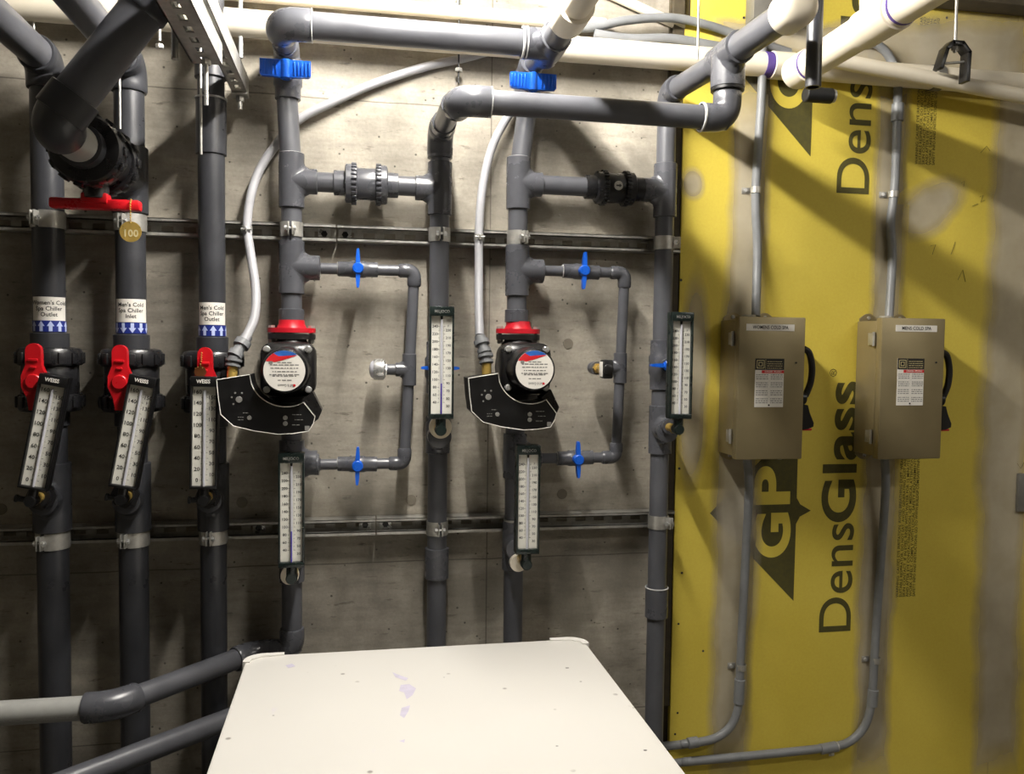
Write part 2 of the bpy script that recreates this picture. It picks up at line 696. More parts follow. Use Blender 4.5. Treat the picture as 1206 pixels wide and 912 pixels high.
mud([(886, 60, .07), (882, 250, .07), (872, 450, .075), (866, 640, .085), (860, 800, .075), (858, 935, .07)])
mud([(1054, 60, .06), (1048, 240, .06), (1040, 450, .065), (1034, 640, .075), (1028, 800, .07), (1024, 935, .07)])
mud([(1205, 20, .10), (1196, 250, .105), (1182, 560, .11), (1176, 760, .10), (1172, 935, .09)])
mud([(822, 285, .045), (818, 400, .055), (815, 520, .05), (812, 600, .04)], mat='mud_blob')
mud([(815, 192, .04), (817, 240, .04)], mat='mud_blob')
mud([(1045, 280, .07), (1098, 242, .09), (1145, 215, .07)], mat='mud_blob')
mud([(830, 40, .055), (950, 48, .05), (1100, 62, .13), (1230, 66, .15)], bd + .0014)
# pencil figures on the board
for strokes in ([(1120, 300), (1125, 285)], [(1128, 330), (1134, 318), (1137, 332)], [(1096, 290), (1102, 288), (1098, 300)],
                [(1145, 243), (1152, 240)], [(1154, 232), (1158, 230), (1155, 238), (1160, 236)], [(1132, 216), (1136, 213), (1135, 220)],
                [(1155, 180), (1162, 172), (1166, 178)], [(1198, 546), (1202, 552), (1206, 545)]):
    MB().tube([at(a, b, bd + .001) for a, b in strokes], .0006, 6).obj('pencil_mark', 'pencil', board)


# ------------------------------------------------------------------ lamps of the room (above the picture)
def strip_lamp(x0, x1, y0, y1, z, watt, label):
    r = thing('strip_light', label, 'lamp', ((x0 + x1) / 2, (y0 + y1) / 2, z))
    MB().span((x0, y1, z + .02), (x1, y0, z + .08), .006).obj('housing', 'housing', r)
    MB().span((x0 + .015, y1 + .015, z + .004), (x1 - .015, y0 - .015, z + .02), .004).obj('diffuser', 'glow', r)
    for k in (.15, .85):
        p = V((x0, y0, 0)).lerp(V((x1, y1, 0)), k)
        if x1 - x0 < .2:
            p.x = (x0 + x1) / 2
        else:
            p.y = (y0 + y1) / 2
        MB().cyl((p.x, p.y, z + .08), (p.x, p.y, 3.0), .004, 8).obj('hanger_rod', 'galv', r)
    area('lamp_light', (0, 0, -.002), x1 - x0 - .04, abs(y1 - y0) - .04, watt, r)


def tube_lamp(x, y0, y1, z, label):
    r = thing('tube_light', label, 'lamp', (x, (y0 + y1) / 2, z))
    MB().span((x - .045, y1 - .02, z + .022), (x + .045, y0 + .02, z + .075), .006).obj('housing', 'housing', r)
    MB().cyl((x, y1, z), (x, y0, z), .014, 16).obj('tube', 'tube_glow', r)
    for yy in (y0 + .008, y1 - .008):
        MB().span((x - .018, yy - .008, z - .018), (x + .018, yy + .008, z + .024), .003).obj('holder', 'white', r)
    for yy in (y0 - .1, y1 + .1):
        MB().cyl((x, yy, z + .075), (x, yy, 3.0), .004, 8).obj('hanger_rod', 'galv', r)


tube_lamp(LAMP_X, LAMP_Y0, LAMP_Y1, LAMP_Z, 'bare tube light hung above the pumps on two rods')
strip_lamp(1.7, 3.1, -1.95, -2.07, 2.7, LAMP2_W, 'long strip light hung under the ceiling away from the pumps')


# ------------------------------------------------------------------ pipe language
def pipe(root, a, b, r, mat='pvc', name='pipe', seg=28):
    return MB().cyl(a, b, r, seg).obj(name, mat, root)


def hub(m, a, b, r, lip=.002):
    """socket: a thick sleeve with rounded mouth"""
    a, b = V(a), V(b)
    L = (b - a).length
    m.lathe(a, b - a, [(0, 0), (0, r - lip), (lip * .6, r), (L - lip * .6, r), (L, r - lip), (L, 0)], 28)
    return m


def coupling(root, a, b, r, mat='pvc_fit', name='coupling'):
    return hub(MB(), a, b, r).obj(name, mat, root)


def elbow(root, c, da, db, r, L, mat='pvc_fit', bend=None, name='elbow', La=None, Lb=None):
    c, da, db = V(c), V(da).normalized(), V(db).normalized()
    La, Lb = La or L, Lb or L
    bend = bend or r * 1.15
    pts, n = [c + da * La, c + da * (La - .004)], 10
    for k in range(n + 1):
        t = k / n
        pts.append((c + da * bend) * (1 - t) ** 2 + c * 2 * t * (1 - t) + (c + db * bend) * t * t)
    pts += [c + db * (Lb - .004), c + db * Lb]
    rr = [r - .002] + [r] * (n + 3) + [r - .002]
    m = MB().tube(pts, rr, 28)
    return m.obj(name, mat, root)


def fillet(m, c, run, br, r, rb, e0=None):
    """moulded web in the two corners between run and branch"""
    e0 = e0 or r * .42
    sd = br.cross(run)
    n = 28
    vs = []
    surf = lambda rad, a: math.sqrt(max(0, r * r - min(r * .999, abs(rad * math.sin(a))) ** 2))
    for f in (0, .35, 1):
        for k in range(n):
            a = 2 * PI * k / n
            e = e0 * math.cos(a) ** 2 + .0004
            rad = rb + e * (1 - f) ** 1.6
            h = surf(rb + e, a) * (1 - f) + (surf(rb, a) + e) * f - e * .9 * f * (1 - f)
            vs.append(c + br * h + run * rad * math.cos(a) + sd * rad * math.sin(a))
    m.add(vs, [(j * n + k, j * n + (k + 1) % n, (j + 1) * n + (k + 1) % n, (j + 1) * n + k) for j in range(2) for k in range(n)])


def tee(root, c, run, br, r, L, Lb, rb=None, mat='pvc_fit'):
    c, run, br = V(c), V(run).normalized(), V(br).normalized()
    rb = rb or r
    m = hub(MB(), c - run * L, c + run * L, r)
    hub(m, c, c + br * Lb, rb)
    # the flare where branch leaves the run
    fillet(m, c, run, br, r, rb)
    return m.obj('tee', mat, root)


def bead(root, c, ax, r, w=.003):
    return MB().lathe(V(c) - V(ax) * w / 2, ax, [(0, r - .002), (w * .2, r + .0012), (w * .8, r + .0012), (w, r - .002)], 28).obj('cement_bead', 'cement', root)


def clamp(c, r, label, wd=.034, twist=0.0):
    """two-piece strut clamp round a vertical pipe, bolted at the front"""
    c = V(c)
    t = thing('pipe_clamp', label, 'pipe clamp', c + V((0, 0, -wd / 2)), 'pipe clamps on the wall channels')
    u = Matrix.Rotation(twist, 3, 'Z') @ FR
    w = Z.cross(u)
    gap = .12
    for sgn in (1, -1):
        m = MB()
        if sgn > 0:
            m.band(c, Z, r + .0004, .0022, wd, gap, PI - .02, u)
        else:
            m.band(c, Z, r + .0004, .0022, wd, PI + .02, 2 * PI - gap, u)
        # ear that stands out of the strap
        e = c + u * (r + .009) + w * sgn * (.0045)
        R3 = Matrix((w, u, Z)).transposed()
        m.box(e, (.0025, .019, wd * .86), .0008, R3)
        m.obj('strap', 'galv', t)
    e = c + u * (r + .011)
    b = MB().cyl(e - w * .013, e + w * .013, .0032, 10)
    b.cyl(e - w * .0135, e - w * .007, .0062, 6)
    b.cyl(e + w * .007, e + w * .012, .0062, 6)
    b.obj('bolt', 'zinc', t)
    return t


# ------------------------------------------------------------------ wall channels (strut)
def channel(p0, p1, opening, side, label, name='strut_channel', h=.041, dp=.041, slots=True, group='slotted strut channels'):
    """C channel from p0 to p1 (centre of its closed back); opening = direction the mouth faces, side = width direction"""
    p0, p1, op, sd = V(p0), V(p1), V(opening), V(side)
    ax = (p1 - p0).normalized()
    L = (p1 - p0).length
    t = .0026
    root = thing(name, label, 'metal channel', p0, group)
    R3 = Matrix((ax, op, sd)).transposed()

    def b(m, a0, a1, o0, o1, s0, s1, bev=0.0):
        c = p0 + ax * (a0 + a1) / 2 + op * (o0 + o1) / 2 + sd * (s0 + s1) / 2
        m.box(c, (a1 - a0, o1 - o0, s1 - s0), bev, R3)

    back = MB()
    if slots:
        sl, pitch, hw = .028, .0508, .007
        b(back, 0, L, 0, t, -h / 2, -hw)
        b(back, 0, L, 0, t, hw, h / 2)
        x = 0
        first = (pitch - sl) / 2
        n = int((L - first) // pitch)
        edges = [0] + [first + i * pitch + k for i in range(n + 1) for k in (0, sl) if first + i * pitch + sl < L] + [L]
        for i in range(0, len(edges) - 1, 2):
            b(back, edges[i], edges[i + 1], 0, t, -hw, hw)
    else:
        b(back, 0, L, 0, t, -h / 2, h / 2)
    back.obj('back_web', 'galv', root)
    for sg in (-1, 1):
        m = MB()
        s0, s1 = sorted((sg * (h / 2 - t), sg * h / 2))
        b(m, 0, L, 0, dp, s0, s1)
        s0, s1 = sorted((sg * (h / 2 - .0095), sg * h / 2))
        b(m, 0, L, dp - t, dp, s0, s1)
        s0, s1 = sorted((sg * (h / 2 - .0095), sg * (h / 2 - .0095 + t)))
        b(m, 0, L, dp - .0085, dp, s0, s1)
        m.obj('flange', 'galv', root)
    return root


def anchor(root, p):
    MB().box(V(p) + FR * .003, (.03, .004, .03), .001).obj('square_washer', 'zinc', root)
    MB().cyl(V(p) + FR * .004, V(p) + FR * .012, .008, 6).obj('bolt', 'black_iron', root)


ZU, ZL = 1.768, 1.045
XE = EDGE - .005
xj_u, xj_l = xx(396.5, .041, ZU), xx(443, .041, ZL)
s1 = channel((-2.4, -.001, ZU), (xj_u - .002, -.001, ZU), FR, Z, 'upper strut channel running behind the chiller pipes')
s2 = channel((xj_u + .002, -.001, ZU), (XE, -.001, ZU), FR, Z, 'upper strut channel running behind the check valves to the yellow board')
s3 = channel((-2.4, -.001, ZL), (xj_l - .002, -.001, ZL), FR, Z, 'lower strut channel running behind the chiller pipes')
s4 = channel((xj_l + .002, -.001, ZL), (XE, -.001, ZL), FR, Z, 'lower strut channel ending at the yellow board')
anchor(s1, (xx(382, .01, ZU), -.0036, ZU))
anchor(s2, (xx(406.5, .01, ZU), -.0036, ZU))
anchor(s3, (xx(430, .01, ZL), -.0036, ZL))
anchor(s4, (xx(454, .01, ZL), -.0036, ZL))
anchor(s3, (xx(305, .01, ZL), -.0036, ZL))

# ------------------------------------------------------------------ the three chiller pipes on the left
CH = [(-.681, .0335, 'Women\'s Cold\nSpa Chiller\nOutlet', 1, 321), (-.508, .0325, 'Men\'s Cold\nSpa Chiller\nInlet', -1, 321),
      (-.331, .0300, 'Men\'s Cold\nSpa Chiller\nOutlet', 1, 321)]
DC = .080
chl = ['dark grey chiller pipe labelled women\'s cold spa chiller outlet', 'dark grey chiller pipe labelled men\'s cold spa chiller inlet',
       'dark grey chiller pipe labelled men\'s cold spa chiller outlet']


def on_pipe(xc, r, zc):
    """wrap a flat label round a vertical pipe; x grows to the right"""
    def w(a, b):
        th = a / r
        return V((xc + r * math.sin(th0 + th), -DC - r * math.cos(th0 + th), zc + b))
    th0 = math.atan2(-xc, 2.05)
    return w


ROWS = [dict(lab=(350.5, 378), band=(378, 391), hub=(391.5, 407)), dict(lab=(353, 380), band=(380.5, 393), hub=(393, 408)),
        dict(lab=(357, 383), band=(383.5, 396), hub=(396.5, 410))]
VALVE_Z = []
VZ = 1.864      # height of the level valve
for i, (xc, r, txt, up, _) in enumerate(CH):
    z = lambda py: zz(py, xc, DC)
    rt_ = thing('chiller_pipe', chl[i], 'pipe', (xc, -DC, 0), 'chiller pipes')
    P = lambda zv, d=DC: V((xc, -d, zv))
    zv = z((447, 448, 450)[i])
    VALVE_Z.append(zv)
    hb = ROWS[i]['hub']
    ztop = (zz(72, xc, DC), zz(76, xc, DC), 3.0)[i]
    coupling(rt_, P(zv + .071), P(zv + .105), r * 1.2, 'pvc_shaded')
    pipe(rt_, P(zv + .07), P(ztop), r, 'pvc_shaded')
    # lower side
    zt0, zt1 = zz((545, 545, 545)[i], xc, DC), zz((625, 625, 624)[i], xc, DC)
    zp = (1.156, 1.156, 1.148)[i]
    coupling(rt_, P(zv - .071), P(zv - .105), r * 1.16, 'pvc_shaded')
    pipe(rt_, P(zv - .07), P(0), r, 'pvc_shaded')
    tee(rt_, P((zt0 + zt1) / 2), Z, FR, r * 1.2, (zt0 - zt1) / 2, .062, r * .92, 'pvc_shaded')
    # bushing and hexagon in the mouth of the tee
    m = MB().cyl((xc, -DC - .06, zp), (xc, -DC - .068, zp), r * .95, 8)
    m.cyl((xc, -DC - .06, zp), (xc, -DC - .073, zp), r * .62, 20)
    m.obj('bushing', 'pvc_black', rt_)
    if i < 2:
        rf = r * 1.2
        elbow(rt_, P(ztop), -Z, FR, rf, .062, 'pvc_shaded')
        pipe(rt_, P(ztop, DC + .03), P(ztop, 3.2), r, 'pvc')
    elif i == 2:
        coupling(rt_, P(z(183)), P(z(118)), r * 1.13, 'pvc_shaded')
        coupling(rt_, P(z(93)), P(z(60)), r * 1.2, 'pvc_shaded')
        bead(rt_, P(z(117)), Z, r * 1.16, .005)
    if i == 1:
        tee(rt_, P(VZ), Z, FR, r * 1.2, .075, .10, r * 1.1, 'pvc_shaded')
    # the printed label and its band of arrows
    l0, l1 = z(ROWS[i]['lab'][1]), z(ROWS[i]['lab'][0])
    b0, b1 = z(ROWS[i]['band'][1]), z(ROWS[i]['band'][0])
    sheet = MB()
    w0 = on_pipe(xc, r + .0006, 0)
    n = 22
    ha = 1.22 * r
    vs = [w0(-ha + 2 * ha * k / n, zz_) for k in range(n + 1) for zz_ in (l0, l1)]
    sheet.add(vs, [(2 * k, 2 * k + 2, 2 * k + 3, 2 * k + 1) for k in range(n)])
    lb = sheet.obj('pipe_label', 'white', rt_, flat=True)
    w1 = on_pipe(xc, r + .0010, (l0 + l1) / 2)
    MB().text(txt, (0, 0, 0), X, Z, .0130, 'CENTER', 'CENTER', .012, wrap=lambda a, b: w1(a - .001, b)).obj('lettering', 'ink', lb, flat=True)
    w2 = on_pipe(xc, r + .0006, 0)
    ha = PI * .97 * r
    n = 44
    vs = [w2(-ha + 2 * ha * k / n, zz_) for k in range(n + 1) for zz_ in (b0, b1)]
    bb = MB().add(vs, [(2 * k, 2 * k + 2, 2 * k + 3, 2 * k + 1) for k in range(n)]).obj('arrow_band', 'navy', rt_, flat=True)
    hh = b1 - b0
    for k in range(-3, 4):
        a0 = k * .0195 + .002
        pts = [(-.0036, .04), (.0036, .04), (.0036, .5), (.0078, .5), (0, .97), (-.0078, .5), (-.0036, .5)]
        w3 = on_pipe(xc, r + .0010, 0)
        pts += [(0, .04), (0, .5)]
        q = [w3(a0 + a, (b0 + b * hh) if up > 0 else (b1 - b * hh)) for a, b in pts]
        MB().add(q, [(0, 7, 8, 6), (7, 1, 2, 8), (8, 3, 4), (5, 8, 4)]).obj('arrow', 'arrow', bb, flat=True)
    nm = ("women's outlet pipe", "men's inlet pipe", "men's outlet pipe")[i]
    if i < 2:
        clamp(P(ZU), r, 'galvanised clamp holding the %s on the upper channel' % nm, .038, -.35 if i == 0 else -.2)
    clamp(P(ZL), r, 'galvanised clamp holding the %s on the lower channel' % nm, .038, (-.30, -.25, -.1)[i])


# ------------------------------------------------------------------ large union ball valves
def union_valve(name, label, rp):
    t = thing(name, label, 'valve', (0, 0, 0), 'black union ball valves')
    R_ = .0690
    MB().lathe((0, 0, -.036), Z, [(0, 0), (0, .056), (.004, .059), (.068, .059), (.072, .056), (.072, 0)], 32).obj('body', 'pvc_black', t)
    MB().cyl((0, -.05, 0), (0, -.088, 0), .024, 24, ch=.002).obj('stem_neck', 'pvc_black', t)
    for sg in (-1, 1):
        m = MB()
        m.lathe((0, 0, sg * .032), Z * sg, [(0, 0), (0, R_ * .93), (.004, R_ * .97), (.030, R_ * .97), (.038, R_ * .9), (.041, R_ * .72), (.041, 0)], 36)
        for k in range(14):
            a = 2 * PI * k / 14
            R3 = Matrix.Rotation(a, 3, 'Z')
            m.box(R3 @ V((R_ * .97, 0, 0)) + Z * sg * .049, (.008, .017, .026), .002, R3)
        m.obj('union_nut', 'pvc_black', t)
    # red lever handle across the stem
    hw, tipw = .0245, .0155
    poly = []
    for k in range(9):
        a = PI * k / 8
        poly.append((tipw * math.cos(a), .066 + tipw * math.sin(a)))
    poly += [(-tipw * 1.02, .035), (-hw, .012), (-hw, -.012), (-tipw * .9, -.035), (-.010, -.062), (.010, -.062), (tipw * .9, -.035), (hw, -.012), (hw, .012), (tipw * 1.02, .035)]
    m = MB().prism(poly, (0, -.086, 0), X, Z, .016)
    h = m.obj('handle', 'red', t)
    m = MB()
    m.box((0, -.104, .046), (.020, .005, .006), .0015)
    m.box((0, -.104, .030), (.012, .006, .005), .0015)
    m.cyl((0, -.10, 0), (0, -.108, 0), .016, 20, ch=.002)
    m.obj('grip_rib', 'red', h)
    return t


v0 = union_valve('ball_valve', 'black union ball valve with red lever on the women\'s chiller outlet pipe', .033)
v0.location = (CH[0][0], -DC, VALVE_Z[0])
dup(v0, (CH[1][0], -DC, VALVE_Z[1]), 'black union ball valve with red lever on the men\'s chiller inlet pipe')
dup(v0, (CH[2][0], -DC, VALVE_Z[2]), 'black union ball valve with red lever and brass chain on the men\'s chiller outlet pipe')
vb = dup(v0, (CH[1][0], -.335, VZ), 'large black union ball valve lying level with a long red lever beneath it')
vb.rotation_euler = (PI / 2, 0, 0)
for c in list(vb.children):
    if c.name.startswith(('handle', 'stem_neck')):
        for q in list(c.children):
            bpy.data.objects.remove(q)
        bpy.data.objects.remove(c)
# its own lever: local +y is world up after the turn, so the stem runs along local -y (down)
MB().cyl((0, -.05, 0), (0, -.084, 0), .024, 24, ch=.002).obj('stem_neck', 'pvc_black', vb, origin=(0, 0, 0))
m = MB().box((0, -.095, 0), (.168, .021, .026), .005)
m.box((0, -.084, 0), (.05, .022, .034), .005)
hd = m.obj('handle', 'red', vb, origin=(0, 0, 0))

# the line that comes from this valve: hub, elbow and the slanting pipe going up
rt_ = thing('slanted_pipe', 'thick grey pipe slanting up from the level ball valve', 'pipe', (CH[1][0], -.575, VZ))
c0 = V((CH[1][0], -.575, VZ))
top = at(195, -22, .575)
top.y = -.575
dg = (top - c0).normalized()
pipe(rt_, c0 + Y * .175, c0 + Y * .02, .034, 'pvc_light')
coupling(rt_, c0 + Y * .166, c0 + Y * .135, .041, 'pvc_shaded')
elbow(rt_, c0, Y, dg, .0405, .058, 'pvc_shaded', La=.046)
pipe(rt_, c0 + dg * .03, c0 + dg * .30, .0362, 'pvc')
coupling(rt_, c0 + dg * .020, c0 + dg * .066, .0428, 'pvc_shaded')
cc = c0 + dg * .30
elbow(rt_, cc, -dg, Z, .0405, .055, 'pvc_shaded')
pipe(rt_, cc + Z * .03, V((cc.x, cc.y, 3.0)), .0362, 'pvc_shaded')


def chain(root, pts, r=.0021, mat='brass'):
    m = MB()
    pts = [V(p) for p in pts]
    for a, b in zip(pts, pts[1:]):
        n = max(1, int((b - a).length / .0046))
        for k in range(n):
            p = a.lerp(b, k / n)
            m.lathe(p - Z * r, Z, [(0, 0), (r * .6, r * .9), (r * 1.4, r * .9), (r * 2, 0)], 6)
    return m.obj('bead_chain', mat, root)


dT = .352
pt = at(154, 273, dT)
t = thing('valve_tag', 'round brass tag stamped 100 hanging on a bead chain from the long red lever', 'tag', pt)
tgd = MB().cyl(pt, pt + FR * .0016, .0205, 28).obj('disc', 'brass', t)
MB().text('100', pt + FR * .0022 - Z * .004, X, Z, .02, bold=.02).obj('lettering', 'cream_line', tgd, flat=True)
chain(t, [pt + FR * .001 + Z * .018, V((pt.x, -dT - .001, 1.7725)), V((pt.x, -dT + .008, 1.783))])
pt = at(236, 436, .186)
t = thing('valve_tag', 'small copper tag on a brass bead chain over the third red lever', 'tag', pt)
MB().cyl(pt - Z * .004, pt - Z * .004 + FR * .0016, .0125, 24).obj('disc', 'copper', t)
chain(t, [at(237.5, 416, .1885), at(237, 426, .1885), at(235, 432, .19)])
chain(t, [at(230, 434, .19), at(236, 431, .19), at(241, 436, .19)], .0013)


# ------------------------------------------------------------------ stick thermometers
def thermometer(label, kind, level):
    h, w = (.247, .0575) if kind == 'A' else (.259, .0565)
    body = 'black' if kind == 'A' else 'green_black'
    t = thing('stick_thermometer', label, 'thermometer', (0, 0, 0), 'stick thermometers')
    z0 = .027
    top_h = .022
    fr = .0042
    c = MB()
    c.span((-w / 2, -.003, z0), (w / 2, .016, z0 + h), .002)
    c.span((-w / 2, -.016, z0), (-w / 2 + fr, 0, z0 + h), .0012)
    c.span((w / 2 - fr, -.016, z0), (w / 2, 0, z0 + h), .0012)
    c.span((-w / 2, -.018, z0 + h - top_h), (w / 2, 0, z0 + h), .0025)
    c.span((-w / 2, -.017, z0), (w / 2, 0, z0 + (.006 if kind == 'A' else .012)), .0025)
    cs = c.obj('case', body, t)
    zb, zt = z0 + (.006 if kind == 'A' else .012), z0 + h - top_h
    sp = MB().span((-w / 2 + fr, -.005, zb), (w / 2 - fr, -.003, zt)).obj('scale_plate', 'scale_white', t)
    # two slanting cheeks of the scale towards the tube
    ys = -.0056
    MB().cyl((0, -.008, zb), (0, -.008, zt - .008), .0030, 12).obj('glass_tube', 'tube', t)
    if level:
        MB().cyl((0, -.0112, zb), (0, -.0112, zb + (zt - zb) * level), .0016, 8).obj('spirit_column', 'purple', t)
    num, tk = MB(), MB()
    if kind == 'A':
        left = [str(v_) for v_ in range(160, -1, -20)]
        right = [str(v_) for v_ in range(150, 0, -20)]
        lo, hi = zb + .012, zt - .012
        n = 8
    else:
        left = [str(v_) for v_ in range(240, 39, -20)]
        right = [str(v_) for v_ in range(230, 29, -20)]
        lo, hi = zb + .026, zt - .024
        n = 10
    st = (hi - lo) / n
    sz = .0122 if kind == 'A' else .0088
    for k, s_ in enumerate(left):
        num.text(s_, (-.0150, ys, hi - k * st), X, Z, sz, bold=.012)
    for k, s_ in enumerate(right):
        zr = hi - (k + .5) * st
        if zr > zb + .004:
            num.text(s_, (.0156, ys, zr), X, Z, sz * .95, bold=.012)
    num.text('F', (.0156, ys, hi - (1.0 if kind == 'A' else -.0) * st + (0 if kind == 'A' else .001)), X, Z, sz * .8)
    num.obj('numerals', 'ink', sp, flat=True)
    for k in range(n * 2 + 1):
        zq = hi - k * st / 2
        L = .0042 if k % 2 == 0 else .0026
        for sg in (-1, 1):
            a, b = sorted((sg * .0042, sg * (.0042 + L)))
            tk.flat([[(a, zq - .0004), (b, zq - .0004), (b, zq + .0004), (a, zq + .0004)]], (0, ys, 0), X, Z)
        for j in range(1, 5):
            zj = zq - j * st / 10
            if k < n * 2:
                for sg in (-1, 1):
                    a, b = sorted((sg * .0042, sg * .0058))
                    tk.flat([[(a, zj - .00018), (b, zj - .00018), (b, zj + .00018), (a, zj + .00018)]], (0, ys, 0), X, Z)
    tk.obj('graduations', 'ink', sp, flat=True)
    nm = MB()
    if kind == 'A':
        nm.text('WEISS', (-.001, -.0186, z0 + h - .0105), X, Z, .0115, bold=.03, width=.029)
        nm.obj('lettering', 'white', cs, flat=True)
    else:
        nm.text('MILJOCO', (0, -.0186, z0 + h - .012), X, Z, .0095, bold=.01, width=.034)
        nm.obj('lettering', 'grey_ink', cs, flat=True)
        # the pointed notch over the tube
        MB().prism([(-.003, 0), (.003, 0), (.0018, -.010), (-.0018, -.010)], (0, -.0055, zt), X, Z, .002).obj('notch', 'ink', cs)
    # swivel stem down and back to the pipe
    m = MB().cyl((0, 0, z0 + .002), (0, 0, .006), .012 if kind == 'B' else .010, 20, ch=.001)
    m.lathe((0, -.012, 0), Y, [(0, 0), (0, .011), (.003, .013), (.026, .013), (.028, .011), (.028, 0)], 20)
    m.obj('swivel_stem', body, t)
    m = MB().cyl((0, .014, 0), (0, .032, 0), .0135, 6, ch=.001)
    m.cyl((0, .030, 0), (0, .060, 0), .0105, 16)
    m.obj('brass_nut', 'brass', t)
    if kind == 'A':
        m = MB().cyl((-.030, .002, .0), (-.008, .002, 0), .0062, 14, ch=.001)
        m.cyl((-.034, .002, 0), (-.028, .002, 0), .0085, 14, ch=.001)
        m.obj('lock_screw', 'black', t)
    return t


gA = thermometer('black stick thermometer leaning over the women\'s chiller outlet pipe', 'A', 0)
gA.location = (-.682, -.2, 1.156)
gA.rotation_euler = (0, .195, 0)
dup(gA, (-.502, -.2, 1.155), 'black stick thermometer leaning over the men\'s chiller inlet pipe', .185)
dup(gA, (-.331, -.2, 1.150), 'black stick thermometer standing upright before the men\'s chiller outlet pipe', .015)
gB = thermometer('dark green stick thermometer below the pump beside the chiller pipes, purple spirit column', 'B', .31)
gB.location = (-.143, -.2, .968)
dup(gB, (.192, -.2, 1.302), 'dark green stick thermometer between the two pumps, purple spirit column')
gC = thermometer('dark green stick thermometer below the pump near the yellow board, clear column', 'B', 0)
gC.location = (.399, -.2, .980)
dup(gC, (.774, -.2, 1.300), 'dark green stick thermometer beside the edge of the yellow board')

# ------------------------------------------------------------------ spa loop pipes
DP, RP, RF = .068, .0243, .0298
X4, X5, X7, X8 = -.1525, .1985, .3935, .7775
GR = 'spa loop pipes'


def P_(xc, zv, d=DP):
    return V((xc, -d, zv))


zc4 = 1.883      # check valve branches
zc7 = 1.902
PUMP_Z = 1.44
r4 = thing('riser_pipe', 'grey riser pipe carrying the pump beside the chiller pipes', 'pipe', (X4, -DP, 0), GR)
r5 = thing('riser_pipe', 'grey riser pipe with a stick thermometer standing between the two pumps', 'pipe', (X5, -DP, 0), GR)
r7 = thing('riser_pipe', 'grey riser pipe carrying the pump nearer the yellow board', 'pipe', (X7, -DP, 0), GR)
r8 = thing('riser_pipe', 'grey riser pipe running down beside the edge of the yellow board', 'pipe', (X8, -DP, 0), GR)
ZH1 = 2.184       # height of the upper header


def riser_with_pump(rt_, xc, zc, z_low, zport, px_rows, zbot, off):
    z = lambda py: zz(py, xc, DP)
    v_top, v_bot, t1, t2, redtop = px_rows
    # upper elbow, pipes and tees
    xt = xc + off
    elbow(rt_, P_(xt, ZH1), FR, -Z, RF, .052)
    pipe(rt_, P_(xt, ZH1 - .03), P_(xt, z(v_top) - .002), RP)
    pipe(rt_, P_(xt, z(v_bot) + .002), P_(xc, zc + .02), RP)
    pipe(rt_, P_(xc, zc), P_(xc, z(redtop) - .002), RP)
    tee(rt_, P_(xc, zc), Z, X, RF, .064, .060)
    tee(rt_, P_(xc, zz(t2, xc, DP)), Z, X, RF, .063, .066)
    coupling(rt_, P_(xc, z(redtop) + .03), P_(xc, z(redtop) - .002), RF)
    # below the pump
    pipe(rt_, P_(xc, PUMP_Z - .09), P_(xc, zbot), RP)
    tee(rt_, P_(xc, z_low), Z, X, RF, .056, .060)
    tee(rt_, P_(xc, zport + .03), Z, FR, RF, .062, .052, RF * .95)
    MB().cyl(P_(xc, zport, DP + .05), P_(xc, zport, DP + .068), .021, 24).obj('bushing', 'white_pvc', rt_)


riser_with_pump(r4, X4, zc4, zz(545.5, X4, DP), .955, (70, 117, 211, 315, 379), .752, -.010)
riser_with_pump(r7, X7, zc7, zz(537, X7, DP), .965, (88, 122, 217, 319, 379), .50, .022)
# riser 4 turns at the bottom and leaves to the left
elbow(r4, P_(X4, .752), Z, -X, RF, .056)
a = V((-.245, -DP, .752))
b = V((-.494, -.315, .745))
dg = (b - a).normalized()
pipe(r4, P_(X4 - .03, .752), a + X * .02, RP)
elbow(r4, a, X, dg, RF, .05)
pipe(r4, a + dg * .02, b - dg * .02, RP)
elbow(r4, b, -dg, -X, RF * 1.05, .055)
pipe(r4, b - X * .03, b - X * 1.9, RP, 'pvc_light')
# stamped print on that pale pipe
m = MB()
dashes(m, b - X * .46 + FR * RP * .96 - Z * RP * .34, X, Z, .40, .0045, 3)
m.obj('pipe_print', 'grey_ink', r4, flat=True)

# riser 5
z5 = lambda py: zz(py, X5, DP)
ZH2, DH2 = 2.012, .36
elbow(r5, P_(X5, ZH2 + .005), -Z, FR, RF * 1.05, .058)
pipe(r5, P_(X5, ZH2), P_(X5, z5(403)), RP)
tee(r5, P_(X5, zc4 - .003), Z, -X, RF, .064, .060)
coupling(r5, P_(X5, z5(166)), P_(X5, z5(187)), RF * 1.02)
tee(r5, P_(X5, z5(512)), Z, FR, RF, .046, .052, RF * .95)
MB().cyl(P_(X5, 1.302, DP + .05), P_(X5, 1.302, DP + .068), .027, 28).obj('bushing', 'white_pvc', r5)
pipe(r5, P_(X5, z5(463)), P_(X5, .628), RP)
coupling(r5, P_(X5, z5(645)), P_(X5, z5(681)), RF)
elbow(r5, P_(X5, .628), Z, -X, RF, .056)
a = V((-.19, -.062, .628))
b = V((-.84, -.615, .622))
dg = (b - a).normalized()
pipe(r5, P_(X5 - .03, .628), V((a.x + .02, -DP, .628)), RP)
elbow(r5, a, X, dg, RF, .05)
pipe(r5, a + dg * .02, b, RP)
pipe(r5, b, b - X * 1.6, RP)
coupling(r5, a + dg * .05, a + dg * .10, RF)
